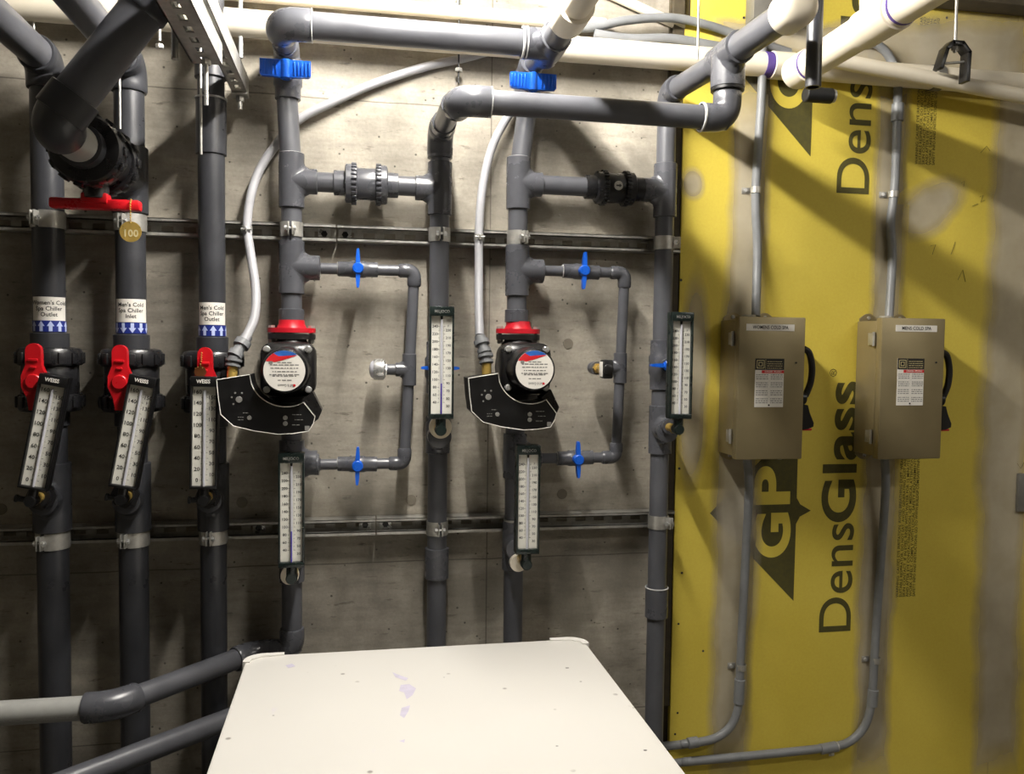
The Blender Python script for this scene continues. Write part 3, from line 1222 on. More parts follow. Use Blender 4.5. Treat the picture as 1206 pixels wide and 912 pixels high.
# depth piece of riser 5 up to the middle header
# riser 7 bottom
elbow(r7, P_(X7, .50), Z, -X, RF, .056)
a = V((-.13, -DP, .50))
b = V((-.78, -.62, .497))
dg = (b - a).normalized()
pipe(r7, P_(X7 - .03, .50), a + X * .02, RP)
elbow(r7, a, X, dg, RF, .05)
pipe(r7, a + dg * .02, b, RP)
pipe(r7, b, b - X * 1.6, RP)
coupling(r7, a + dg * .20, a + dg * .26, RF)
# riser 8
z8 = lambda py: zz(py, X8, DP)
ZH3, XT, DT = 2.148, .808, .36
elbow(r8, P_(X8 + .006, ZH3), -Z, FR, RF * 1.05, .056)
pipe(r8, P_(X8, ZH3 - .03), P_(X8, z8(401)), RP)
tee(r8, P_(X8, zc7), Z, -X, RF, .068, .062)
pipe(r8, P_(X8, z8(460)), P_(X8, 0), RP)
tee(r8, P_(X8, z8(506)), Z, FR, RF, .063, .054, RF * .95)
MB().cyl(P_(X8, 1.30, DP + .05), P_(X8, 1.30, DP + .066), .019, 24).obj('bushing', 'pvc_fit', r8)
coupling(r8, P_(X8, z8(692)), P_(X8, z8(727)), RF)
bead(r8, P_(X8, z8(692)), Z, RF)
bead(r8, P_(X8, z8(198)), Z, RP + .001, .002)
bead(r4, P_(X4, zc4 + .064), Z, RP + .002, .002)
bead(r7, P_(X7, zc7 + .064), Z, RP + .002, .002)

# headers that join the risers overhead
hd = thing('header_pipe', 'thick grey header pipe across the top from one pump riser to the other', 'pipe', (X4, -.24, ZH1), GR)
RH = .0290
dh = .24
pipe(hd, V((X4 - .01, -DP - .03, ZH1)), V((X4 - .01, -dh + .03, ZH1)), RP + .001)
elbow(hd, V((X4 - .01, -dh, ZH1)), Y, X, .0348, .066, La=.055)
XT1 = .432
pipe(hd, V((X4 + .03, -dh, ZH1)), V((XT1, -dh, ZH1)), RH)
m = MB()
hub(m, V((XT1, -dh + .062, ZH1)), V((XT1, -dh - .06, ZH1)), .0348)
hub(m, V((XT1, -dh, ZH1)), V((XT1 - .066, -dh, ZH1)), .0348)
fillet(m, V((XT1, -dh, ZH1)), Y, -X, .0348, .0348)
m.obj('tee', 'pvc_fit', hd)
bead(hd, V((XT1 - .066, -dh, ZH1)), X, .0345, .006)
bead(hd, V((XT1 - .058, -dh, ZH1)), X, .0352, .004)
bead(hd, V((X4 + .056, -dh, ZH1)), X, .0345, .003)
pipe(hd, V((XT1, -dh + .05, ZH1)), V((X7 + .022, -DP - .02, ZH1)), RP + .001)
pipe(hd, V((XT1, -dh - .05, ZH1)), V((XT1, -dh - .17, ZH1)), RH + .001)
wp = thing('white_pipe', 'white pipe stub joined by a coupling to the upper grey header', 'pipe', (XT1, -.40, ZH1), 'white pipes')
coupling(wp, V((XT1, -.385, ZH1)), V((XT1, -.47, ZH1)), .0385, 'white_pvc')
pipe(wp, V((XT1, -.46, ZH1)), V((XT1, -1.9, ZH1)), .0300, 'white_pvc')

hm = thing('header_pipe', 'grey header pipe crossing in front of the risers towards the yellow board', 'pipe', (X5, -DH2, ZH2), GR)
RM_ = .0256
pipe(hm, V((X5, -DP - .03, ZH2 + .004)), V((X5, -DH2 + .03, ZH2)), RP)
coupling(hm, V((X5, -DP - .06, ZH2 + .004)), V((X5, -DP - .10, ZH2 + .004)), RF * .96)
elbow(hm, V((X5 + .012, -DH2, ZH2)), Y, X, .0325, .066, La=.05)
pipe(hm, V((X5 + .03, -DH2, ZH2)), V((XT, -DH2, ZH2 - .002)), RM_)
elbow(hm, V((XT, -DH2, ZH2 - .002)), -X, Z, .031, .06)
bead(hm, V((XT - .06, -DH2, ZH2 - .002)), X, .031, .006)
bead(hm, V((X5 + .078, -DH2, ZH2)), X, .0315, .003)
pipe(hm, V((XT, -DH2, ZH2 + .02)), V((XT, -DH2, ZH3 - .02)), .0285)
m = MB()
hub(m, V((XT, -DT, ZH3)), V((XT, -DT, ZH3 - .072)), .0375)
hub(m, V((XT, -DT + .055, ZH3)), V((XT, -DT - .062, ZH3)), .0355)
fillet(m, V((XT, -DT, ZH3)), Y, -Z, .0355, .0352, .02)
m.obj('tee', 'pvc_fit', hm)
MB().lathe(V((XT, -DT, ZH3 - .071)), -Z, [(0, .033), (.001, .0365), (.007, .0365), (.008, .030)], 28).obj('seal_ring', 'black', hm)
pipe(hm, V((X8 + .008, -DP - .03, ZH3)), V((XT, -DT + .04, ZH3)), .0268)
pipe(hm, V((XT, -DT - .05, ZH3)), V((XT + .006, -.625, ZH3 - .004)), .0300)
cp = MB()
cq = V((XT + .006, -.60, ZH3 - .004))
cp.lathe(cq, FR, [(0, 0), (0, .036), (.004, .0385), (.048, .0385), (.058, .036), (.066, .028), (.069, .016), (.070, 0)], 36)
cap = cp.obj('end_cap', 'white_pvc', hm)
dashes(MB(), cq + FR * .0707 + Z * .006 - X * .008, X, Z, .018, .004, 5).obj('lettering', 'cement', cap, flat=True)

# clamps on the risers
for xc, z_, lb, tw in ((X4, ZU, 'bright clamp holding the riser above the pump beside the chiller pipes', 0), (X5, ZU, 'bright clamp on the middle riser above its stick thermometer', .05),
                       (X7, ZU, 'bright clamp holding the riser above the pump nearer the yellow board', .35), (X8, ZU, 'bright clamp on the riser at the yellow board, upper channel', .9),
                       (X5, ZL, 'bright clamp on the middle riser below its stick thermometer', .12), (X7, ZL, 'bright clamp half behind a thermometer under the pump nearer the yellow board', .2),
                       (X8, ZL, 'bright clamp on the riser at the yellow board, lower channel', .6), (X4, ZL, 'clamp hidden behind a thermometer under the pump beside the chiller pipes', 0)):
    clamp(P_(xc, z_), RP, lb, .034, tw)


# ------------------------------------------------------------------ pumps
def pump(label):
    t = thing('circulator_pump', label, 'pump', (0, 0, 0), 'circulator pumps')
    S = .001
    # flanges top and bottom
    for sg in (1, -1):
        poly = []
        for k in range(32):
            a = 2 * PI * k / 32
            poly.append((.056 * math.cos(a) * (1 if abs(math.cos(a)) < .9 else 1), .038 * math.sin(a)))
        z1 = sg * .0745
        zr = sg * .0885
        if sg > 0:
            m = MB().prism(poly, (0, 0, zr - .004), X, Y, .011)
            m.lathe((0, 0, zr), Z, [(0, .038), (.010, .034), (.016, .031), (.026, .030), (.027, 0)], 28)
            m.obj('red_flange', 'red_iron', t)
        else:
            m = MB().prism(poly, (0, 0, zr - .007), X, Y, .011)
            m.obj('lower_flange', 'black_iron', t)
        MB().prism([(a * .99, b) for a, b in poly], (0, 0, z1 - .006), X, Y, .013).obj('black_flange', 'black_iron', t)
        for sx in (-1, 1):
            m = MB().cyl((sx * .046, 0, z1 - .016), (sx * .046, 0, zr + .013), .0052, 10)
            m.cyl((sx * .046, 0, zr + .006), (sx * .046, 0, zr + .013), .0085, 6)
            m.cyl((sx * .046, 0, z1 - .014), (sx * .046, 0, z1 - .006), .0085, 6)
            m.obj('flange_bolt', 'galv', t)
    # volute: barrel on the pipe axis swelling into the round-cornered body
    m = MB().lathe((0, 0, -.078), Z, [(0, 0), (0, .033), (.01, .034), (.036, .052), (.078, .058), (.120, .052), (.146, .034), (.156, .033), (.156, 0)], 28)

    def rsq(hw, rad, y):
        out = []
        for cx, cz, a0 in ((1, 1, 0), (-1, 1, PI / 2), (-1, -1, PI), (1, -1, 3 * PI / 2)):
            for k in range(6):
                a = a0 + PI / 2 * k / 5
                out.append(V((cx * (hw - rad) + rad * math.cos(a), y, cz * (hw - rad) + rad * math.sin(a))))
        return out
    loops = [rsq(.045, .030, .01), rsq(.060, .030, -.03), rsq(.0615, .026, -.075), rsq(.0605, .026, -.105), rsq(.053, .032, -.118), rsq(.047, .040, -.122)]
    n = len(loops[0])
    vs = [p for lp in loops for p in lp]
    fs = [(i * n + k, i * n + (k + 1) % n, (i + 1) * n + (k + 1) % n, (i + 1) * n + k) for i in range(len(loops) - 1) for k in range(n)]
    fs += [tuple(range(n)), tuple((len(loops) - 1) * n + k for k in range(n))]
    m.add(vs, fs)
    m.obj('volute', 'black_iron', t)
    for sx, sz in ((-1, 1), (1, 1), (1, -1), (-1, -1)):
        b_ = MB().cyl((sx * .0455, -.10, sz * .0455), (sx * .0455, -.124, sz * .0455), .0078, 14, ch=.001)
        b_.cyl((sx * .0455, -.12, sz * .0455), (sx * .0455, -.1255, sz * .0455), .005, 6)
        b_.obj('housing_bolt', 'zinc', t)
    # motor drum with its round plate
    m = MB().lathe((0, -.10, 0), FR, [(0, 0), (0, .052), (.02, .052), (.03, .0495), (.092, .0495), (.100, .0485), (.104, .045), (.104, 0)], 44)
    mo = m.obj('motor', 'black', t)
    R_ = .0438
    yl = -.2046
    disc = [(R_ * math.cos(2 * PI * k / 48), R_ * math.sin(2 * PI * k / 48)) for k in range(48)]
    pl = MB().prism(disc, (0, yl, 0), X, Z, .0008)
    pl = pl.obj('name_plate', 'white', mo)
    # blue crest and red sweep at the top of the plate
    ys = yl - .0012

    def arc(a0, a1, n=14, r=R_ * .995):
        return [(r * math.cos(math.radians(a0 + (a1 - a0) * k / n)), r * math.sin(math.radians(a0 + (a1 - a0) * k / n))) for k in range(n + 1)]
    blue = arc(52, 121) + [(-.012, .031), (.006, .0325)]
    MB().flat([blue], (0, ys, 0), X, Z).obj('blue_crest', 'label_blue', pl, flat=True)
    red = arc(121, 152) + [(-.020, .0185), (-.004, .0225), (.010, .0275), (.028, .0335), (.006, .0325), (-.012, .031)]
    MB().flat([red], (0, ys - .0001, 0), X, Z).obj('red_sweep', 'label_red', pl, flat=True)
    # plate text stands upside down, as the motor was turned
    m = MB()
    m.text('Bell & Gossett', (.003, ys, -.0315), -X, -Z, .0085, bold=.012, width=.034)
    for j, (zq, w_) in enumerate(((-.0215, .03), (-.0125, .05), (-.0095, .062), (-.003, .052), (.0045, .058), (.0115, .06), (.0165, .03))):
        dashes(m, (w_ / 2, ys, zq + .0022), -X, -Z, w_, .0022, j)
    m.box((-.0285, ys - .0001, .0175), (.008, .0003, .006))
    m.obj('lettering', 'grey_ink', pl, flat=True)
    m = MB().lathe((.021, ys + .0002, -.0315), FR, [(0, 0), (0, .0028), (.0004, .0028), (.0004, 0)], 12)
    m.obj('red_dot', 'label_red', pl)
    # crescent control box below and to the left
    org = V((X4, -DP, PUMP_Z))
    dF = .232

    def loc(px, py):
        q = at(px, py, dF) - org
        return (q.x, q.z)
    pts = [loc(*p) for p in ((255, 447.6), (294, 441.5))]
    ca = loc(334.5, 437)
    rad = math.hypot(loc(299, 458)[0] - ca[0], loc(299, 458)[1] - ca[1])
    a0 = math.atan2(loc(297, 452)[1] - ca[1], loc(297, 452)[0] - ca[0])
    a1 = math.atan2(loc(357, 473.5)[1] - ca[1], loc(357, 473.5)[0] - ca[0])
    if a0 > 0:
        a0 -= 2 * PI
    for k in range(13):
        a = a0 + (a1 - a0) * k / 12
        rr = rad * (1 + .08 * k / 12)
        pts.append((ca[0] + rr * math.cos(a), ca[1] + rr * math.sin(a)))
    pts += [loc(*p) for p in ((371, 491), (369, 499), (363.5, 508), (345, 511), (328, 511.7), (300, 508), (275, 502), (260, 488.5), (257, 468))]
    yF = -(dF - DP)
    bx = MB().prism(pts, (0, yF, 0), X, Z, -.088)
    cb = bx.obj('control_box', 'black', t)
    # white piping line round the face
    loop = [V((a, yF - .0003, b)) for a, b in pts]
    m = MB().tube(loop + [loop[0]], .0011, 6)
    m.obj('edge_line', 'white', cb)
    for px, py, rr in ((281.5, 470.7, .0070), (293.7, 492.3, .0050), (336, 492.3, .0052), (336, 499, .0052)):
        a, b = loc(px, py)
        MB().cyl((a, yF, b), (a, yF - .002, b), rr, 20, ch=.0005).obj('button', 'grey_ink', cb)
    m = MB()
    for px, py in ((277, 463), (273, 468), (275, 476), (285, 463)):
        a, b = loc(px, py)
        MB().cyl((a, yF, b), (a, yF - .0008, b), .0022, 10).obj('mark', 'grey_ink', cb)
    for j, (px, py, w_) in enumerate(((344, 489, .020), (347, 495, .018), (344, 501, .016), (286, 487, .012), (280, 492, .012), (280, 495, .012))):
        a, b = loc(px, py)
        dashes(m, (a, yF - .0006, b), X, Z, w_, .0016, j)
    m.obj('fine_print', 'grey_ink', cb, flat=True)['kind'] = 'stuff'
    a, b = loc(359, 505)
    MB().span((a, yF - .0006, b - .004), (a + .010, yF + .0004, b + .006)).obj('badge', 'grey_ink', cb)
    # black heel of the box at its right
    m = MB().prism([(pts[14][0] - .005, pts[14][1] + .004), (pts[14][0] + .018, pts[14][1] + .022), (pts[15][0] + .014, pts[15][1] + .012), (pts[15][0] + .006, pts[15][1] - .008), (pts[16][0], pts[16][1])],
                   (0, yF + .03, 0), X, Z, -.05)
    m.obj('terminal_cover', 'black_iron', t)
    return t


p1 = pump('black circulator pump with round plate under a red flange beside the chiller pipes')
p1.location = (X4, -DP, PUMP_Z)
p2 = dup(p1, (X7 + .004, -DP, PUMP_Z + .006), 'black circulator pump with round plate under a red flange nearer the yellow board')


# ------------------------------------------------------------------ small ball valves with blue handles
def small_valve(label, L, rb, axis, hk, group='blue handled ball valves'):
    """compact valve; axis X or Z; the handle bar lies along X or Z"""
    t = thing('ball_valve', label, 'valve', (0, 0, 0), group)
    m = MB()
    m.lathe(-axis * L / 2, axis, [(0, 0), (0, rb - .001), (.001, rb), (L * .28, rb), (L * .33, rb * 1.12), (L * .67, rb * 1.12), (L * .72, rb), (L - .001, rb), (L, rb - .001), (L, 0)], 28)
    m.cyl((0, 0, 0), (0, -rb * 1.5, 0), rb * .55, 20)
    m.obj('body', 'pvc_fit', t)
    m = MB()
    if hk == 'wing':                       # big butterfly grip, bar across
        for sg in (-1, 1):
            poly = [(.004, -.019), (.052, -.017), (.056, -.013), (.056, .020), (.004, .020)]
            m.prism([(sg * a, b) for a, b in poly], (0, -.062, 0), X, Z, .012)
            for k in range(5):
                m.box((sg * (.020 + k * .008), -.0745 + .0, .001), (.0032, .003, .030), .0008)
        m.cyl((0, -.066, -.021), (0, -.066, .022), .0125, 20, ch=.002)
        m.cyl((0, -.03, 0), (0, -.062, 0), .014, 20)
    else:
        bar = X if hk == 'X' else Z
        oth = Z if hk == 'X' else X
        m.cyl((0, -rb * 1.2, 0), (0, -rb * 1.2 - .022, 0), .0132, 24, ch=.002)
        for sg in (-1, 1):
            poly = [(-.0055, .008), (.0055, .008), (.0048, .026), (.0035, .041), (.0022, .046), (-.0022, .046), (-.0035, .041), (-.0048, .026)]
            m.prism([(a, sg * b) for a, b in poly], (0, -rb * 1.2 - .004, 0), oth, bar, .014 * (1 if oth.cross(bar).y < 0 else -1))
    m.obj('handle', 'blue', t)
    return t


def place(t, p):
    t.location = p
    return t


zbU4, zbL4 = 1.679, 1.207
zbU7, zbL7 = 1.689, 1.215
sv = place(small_valve('upright blue handled valve on the upper arm of the bypass between the pumps', .095, .0182, X, 'Z'), (xx(421.5, DP, zbU4), -DP, zbU4))
dup(sv, (xx(421.0, DP, zbL4), -DP, zbL4), 'upright blue handled valve on the lower arm of the bypass between the pumps', .02)
dup(sv, (xx(684, DP, zbU7), -DP, zbU7), 'upright blue handled valve on the upper arm of the bypass near the yellow board', .03)
dup(sv, (xx(677, DP, zbL7), -DP, zbL7), 'upright blue handled valve on the lower arm of the bypass near the yellow board', -.02)
bw = place(small_valve('grey ball valve with wide blue wing handle atop the riser beside the chiller pipes', .098, RF, Z, 'wing'), (X4 - .008, -DP, zz(93, X4, DP)))
dup(bw, (X7 + .020, -DP, zz(107, X7, DP) + .002), 'grey ball valve with wide blue wing handle behind the crossing header pipe')
lv = place(small_valve('grey ball valve with level blue handle behind the thermometer between the pumps', .128, RF, Z, 'X'), (X5, -DP, z5(433)))
bl = dup(lv, (X8, -DP, z8(430)), 'grey ball valve with level blue handle beside the edge of the yellow board')


# ------------------------------------------------------------------ bypass pipes with their pressure gauges
def bypass(label, xr, zu, zl, xv_u, xv_l, xb, xb2, zg):
    t = thing('bypass_pipe', label, 'pipe', (xb, -DP, zl), 'thin bypass pipes')
    r, rf = .0133, .0172
    x0 = xr + .058
    for z_, xv, xe in ((zu, xv_u, xb), (zl, xv_l, xb2)):
        MB().lathe((x0 - .004, -DP, z_), X, [(0, 0), (0, .026), (.010, .026), (.011, .020), (.014, .0135), (.014, 0)], 24).obj('bushing', 'pvc_fit', t)
        pipe(t, (x0, -DP, z_), (xv - .046, -DP, z_), r)
        pipe(t, (xv + .046, -DP, z_), (xe - .01, -DP, z_), r)
        bead(t, (xv - .0475, -DP, z_), X, r + .0022, .002)
        elbow(t, (xe, -DP, z_), -X, -Z if z_ == zu else Z, rf, .038)
    pipe(t, (xb, -DP, zu - .01), ((xb + xb2) / 2, -DP, zg), r)
    pipe(t, ((xb + xb2) / 2, -DP, zg), (xb2, -DP, zl + .01), r)
    xm = (xb + xb2) / 2
    tee(t, (xm, -DP, zg), Z, -X, rf, .039, .034)
    return t, xm


b1, xm1 = bypass('thin bypass pipe with gauge stub between the two pumps', X4, zbU4, zbL4, xx(421.5, DP, zbU4), xx(421, DP, zbL4), .1375, .1165, 1.438)
b2, xm2 = bypass('thin bypass pipe with gauge stub near the yellow board', X7, zbU7, zbL7, xx(684, DP, zbU7), xx(677, DP, zbL7), .673, .659, 1.446)
# gauge pointing left on the first bypass
c = V((xm1, -DP, 1.438))
pipe(b1, c - X * .03, c - X * .062, .0135, 'pvc')
t = thing('pressure_gauge', 'small chrome pressure gauge facing the pump on the thin bypass between the pumps', 'gauge', c - X * .085)
MB().lathe(c - X * .058, -X, [(0, 0), (0, .019), (.004, .0255), (.026, .0255), (.029, .0235), (.029, 0)], 28).obj('case', 'zinc', t)
MB().lathe(c - X * .086, -X, [(0, 0), (0, .0225), (.006, .019), (.010, .010), (.0115, 0)], 24).obj('lens', 'tube', t)
MB().cyl(c - X * .055, c - X * .061, .0155, 6).obj('nut', 'zinc', t)
# stub and elbow of the second one, gauge pointing out of the wall
c = V((xm2, -DP, 1.446))
xs = xm2 - .075
pipe(b2, c - X * .03, c - X * .06, .0135, 'pvc')
elbow(b2, V((xs, -DP, 1.446)), X, FR, .0165, .034)
pipe(b2, V((xs, -DP - .03, 1.446)), V((xs, -DP - .05, 1.446)), .0165, 'pvc')
e = V((xs, -DP - .05, 1.446))
t = thing('pressure_gauge', 'black pressure gauge with white side label on a brass stem before the thin bypass', 'gauge', e)
m = MB().cyl(e, e + FR * .016, .0135, 6)
m.cyl(e + FR * .014, e + FR * .045, .0105, 18)
m.cyl(e + FR * .03, e + FR * .046, .0125, 6)
m.obj('brass_stem', 'brass', t)
gc = e + FR * .062 + X * .004
MB().box(gc, (.026, .034, .046), .005).obj('case', 'black', t)
MB().box(gc - X * .0134, (.0014, .025, .036), .0004).obj('side_label', 'white', t)
MB().lathe(gc + FR * .016, FR, [(0, 0), (0, .0125), (.003, .0125), (.004, .011), (.004, 0)], 24).obj('face_ring', 'black_iron', t)


# ------------------------------------------------------------------ union check valves between the risers
def check_valve(label, x0, x1, z_, mat, xa, xb, logo):
    t = thing('check_valve', label, 'valve', (x0, -DP, z_), 'union check valves')
    L = x1 - x0
    q = lambda f: V((x0 + L * f, -DP, z_))
    R_ = .0495 if not logo else .044
    hub(MB(), q(0), q(.2), RF).obj('socket', mat, t)
    hub(MB(), q(.8), q(1), RF).obj('socket', mat, t)
    MB().lathe(q(.32), X, [(0, 0), (0, .0355), (L * .05, .0375), (L * .31, .0375), (L * .36, .0355), (L * .36, 0)], 30).obj('body', mat, t)
    for f0, f1 in ((.17, .36), (.64, .83)):
        m = MB()
        w = (f1 - f0) * L
        m.lathe(q(f0), X, [(0, 0), (0, R_ * .8), (.003, R_ * .93), (w - .003, R_ * .93), (w, R_ * .85), (w, 0)], 36)
        side = .74 if f0 < .5 else .26
        for k in range(26):
            a = 2 * PI * k / 26
            R3 = Matrix.Rotation(a, 3, 'X')
            m.box(q(f0) + X * w * side + R3 @ V((0, 0, R_ * .945)), (w * .42, .0062, .006), .0012, R3)
        m.obj('union_nut', mat, t)
    if logo:
        m = MB().cyl(q(.5) + FR * .0372, q(.5) + FR * .0386, .0115, 24)
        m.obj('round_sticker', 'pale_ink', t)
        MB().prism([(-.002, -.006), (.002, -.006), (.002, .002), (.005, .002), (0, .008), (-.005, .002), (-.002, .002)], q(.5) + FR * .0388, Z, X, .0004).obj('arrow', 'ink', t)
    return t


z_ = zc4
x0, x1 = xx(393, DP, z_), xx(469, DP, z_)
check_valve('grey union check valve between the pump riser and the middle riser', x0, x1, z_, 'pvc_fit', 0, 0, False)
pipe(r4, (X4 + .05, -DP, z_), (x0 + .004, -DP, z_), RP - .001)
pipe(r5, (x1 - .004, -DP, z_), (X5 - .05, -DP, z_), RP - .001)
z_ = zc7
x0, x1 = xx(689, DP, z_), xx(757, DP, z_)
check_valve('black union check valve with round sticker beside the yellow board', x0, x1, z_, 'pvc_black', 0, 0, True)
pipe(r7, (X7 + .05, -DP, z_), (x0 + .004, -DP, z_), RP - .001)
pipe(r8, (x1 - .004, -DP, z_), (X8 - .05, -DP, z_), RP - .001)


# ------------------------------------------------------------------ electrical conduits
def spline(pts, n=10):
    pts = [V(p) for p in pts]
    out = []
    for i in range(len(pts) - 1):
        p0, p1, p2, p3 = pts[max(0, i - 1)], pts[i], pts[i + 1], pts[min(len(pts) - 1, i + 2)]
        for k in range(n):
            t = k / n
            out.append(.5 * ((2 * p1) + (p2 - p0) * t + (2 * p0 - 5 * p1 + 4 * p2 - p3) * t * t + (3 * p1 - p0 - 3 * p2 + p3) * t ** 3))
    out.append(pts[-1])
    return out


def conduit(name, label, pix, r, mat='flex', group=None, n=8):
    pts = [at(a, b, d) for a, b, d in pix]
    o = thing(name, label, 'conduit', pts[-1], group)
    MB().tube(spline(pts, n), r, 14).obj('tube', mat, o)
    return o, pts


def connector(root, a, b, r, mat='conduit'):
    a, b = V(a), V(b)
    L = (b - a).length
    MB().lathe(a, b - a, [(0, 0), (0, r * 1.25), (L * .25, r * 1.25), (L * .25, r * 1.75), (L * .5, r * 1.75), (L * .5, r * 1.2), (L * .78, r * 1.2), (L * .78, r * 1.6), (L, r * 1.6), (L, 0)], 16).obj('connector', mat, root)


def small_clip(c, r, label):
    t = thing('conduit_clip', label, 'clip', c, 'conduit clips')
    MB().band(c, Z, r, .002, .016, 0, 2 * PI, FR).obj('strap', 'galv', t)
    m = MB().box(V(c) + FR * (r + .006), (.004, .012, .014), .001)
    m.cyl(V(c) + FR * (r + .006) - X * .012, V(c) + FR * (r + .006) + X * .012, .0026, 8)
    m.obj('bolt', 'zinc', t)


RC = .0106
f1, q = conduit('flex_conduit', 'pale grey flexible conduit sweeping down to the pump beside the chiller pipes',
                [(640, 40, .013), (560, 65, .013), (500, 79, .014), (440, 99, .016), (393, 120, .018), (352, 141, .02), (329, 166, .022), (308, 196, .03), (296, 228, .045),
                 (291, 266, .056), (295, 298, .07), (301, 340, .10), (300, 372, .125), (292, 393, .145), (284, 407, .16)], RC)
connector(f1, at(291, 396, .142), at(276, 420, .168), RC)
connector(f1, at(276, 420, .168), at(274, 432, .172), RC)
MB().cyl(at(274, 432, .172), at(273, 446, .174), .0115, 14).obj('nipple', 'brass', f1)
small_clip(at(291, 271, .0545), RC, 'small clip holding the flexible conduit beside the chiller pipes')
f2, q = conduit('flex_conduit', 'pale grey flexible conduit dropping to the pump nearer the yellow board',
                [(640, 70, .013), (610, 120, .02), (594, 144, .03), (580, 172, .035), (571, 205, .042), (566, 240, .05), (564, 280, .056), (564, 320, .075), (564, 360, .11), (565, 395, .145)], RC)
connector(f2, at(565, 396, .146), at(571, 416, .162), RC)
connector(f2, at(571, 414, .160), at(573, 428, .168), RC)
MB().cyl(at(573, 428, .168), at(573, 443, .17), .0115, 14).obj('nipple', 'brass', f2)
small_clip(at(564, 280, .0545), RC, 'small clip holding the flexible conduit between the two pumps')

BD = .030
DCD = bd + .016
gcon = 'rigid conduits on the yellow board'
w1, q = conduit('rigid_conduit', 'grey conduit running down from the ceiling to the women\'s cold spa box',
                [(898, 40, .06), (897, 110, .055), (890, 225, DCD), (892, 290, DCD), (891, 340, DCD + .02), (890, 373, .085)], .0115, 'conduit', gcon)
w2, q = conduit('rigid_conduit', 'grey conduit leaving the women\'s cold spa box and bending low behind the white cabinet',
                [(880, 540, .085), (882, 575, .07), (879, 640, DCD), (874, 740, DCD), (871, 808, DCD), (869, 835, DCD), (861, 855, DCD), (844, 869, DCD), (820, 875, DCD), (806, 876.5, .04), (785, 879, .031), (600, 898, .031)], .0115, 'conduit', gcon)
for a_, b_ in (((871.5, 800), (870, 829)), ((810, 876), (822, 874))):
    pa, pb = at(*a_, DCD), at(*b_, DCD)
    hub(MB(), pa, pb, .0145).obj('coupling', 'conduit', w2)
m1, q = conduit('rigid_conduit', 'grey conduit arching behind the white pipes down to the men\'s cold spa box',
                [(985, 46, .05), (1020, 47, .05), (1044, 62, .05), (1056, 90, .05), (1057, 125, DCD), (1054, 215, DCD), (1049, 262, DCD), (1051, 300, DCD), (1049, 340, DCD + .02), (1047, 374, .085)], .0115, 'conduit', gcon)
hub(MB(), at(1057.5, 122, DCD), at(1056.5, 143, DCD), .016).obj('coupling', 'conduit', m1)
m2, q = conduit('rigid_conduit', 'grey conduit leaving the men\'s cold spa box with a long low run',
                [(1042, 540, .085), (1043, 575, .07), (1038, 650, DCD), (1032, 740, DCD), (1028, 810, DCD), (1026, 832, DCD), (1018, 856, DCD), (1002, 873, DCD), (980, 880, DCD), (930, 886, DCD), (825, 896, DCD), (808, 897.5, .042), (790, 899.5, .031), (600, 921, .031)], .0115, 'conduit', gcon)
for a_, b_ in (((1028.5, 812), (1027, 832)), ((985, 879.5), (966, 883))):
    pa, pb = at(*a_, DCD), at(*b_, DCD)
    hub(MB(), pa, pb, .0145).obj('coupling', 'conduit', m2)


def saddle(px, py, ax, label):
    c = at(px, py, DCD)
    t = thing('conduit_strap', label, 'strap', c, 'conduit straps on the yellow board')
    u = FR
    sd = ax.cross(u).normalized()
    m = MB().band(c, ax, .0118, .0018, .016, -1.75, 1.75, u)
    R3 = Matrix((sd, u, ax)).transposed()
    m.box(c - u * .0145 + sd * .022, (.022, .003, .016), .0005, R3)
    m.obj('strap', 'galv', t)
    e = c + sd * .024 - u * .013
    MB().cyl(e, e + u * .005, .0045, 8).obj('screw', 'zinc', t)


saddle(890, 224, -Z, 'strap on the conduit above the women\'s cold spa box')
saddle(873, 786, -Z, 'strap on the conduit below the women\'s cold spa box')
saddle(1052, 229, -Z, 'strap on the conduit above the men\'s cold spa box')
saddle(1031, 778, -Z, 'strap on the conduit below the men\'s cold spa box')
saddle(983, 880, X, 'strap on the low level run of the men\'s conduit')


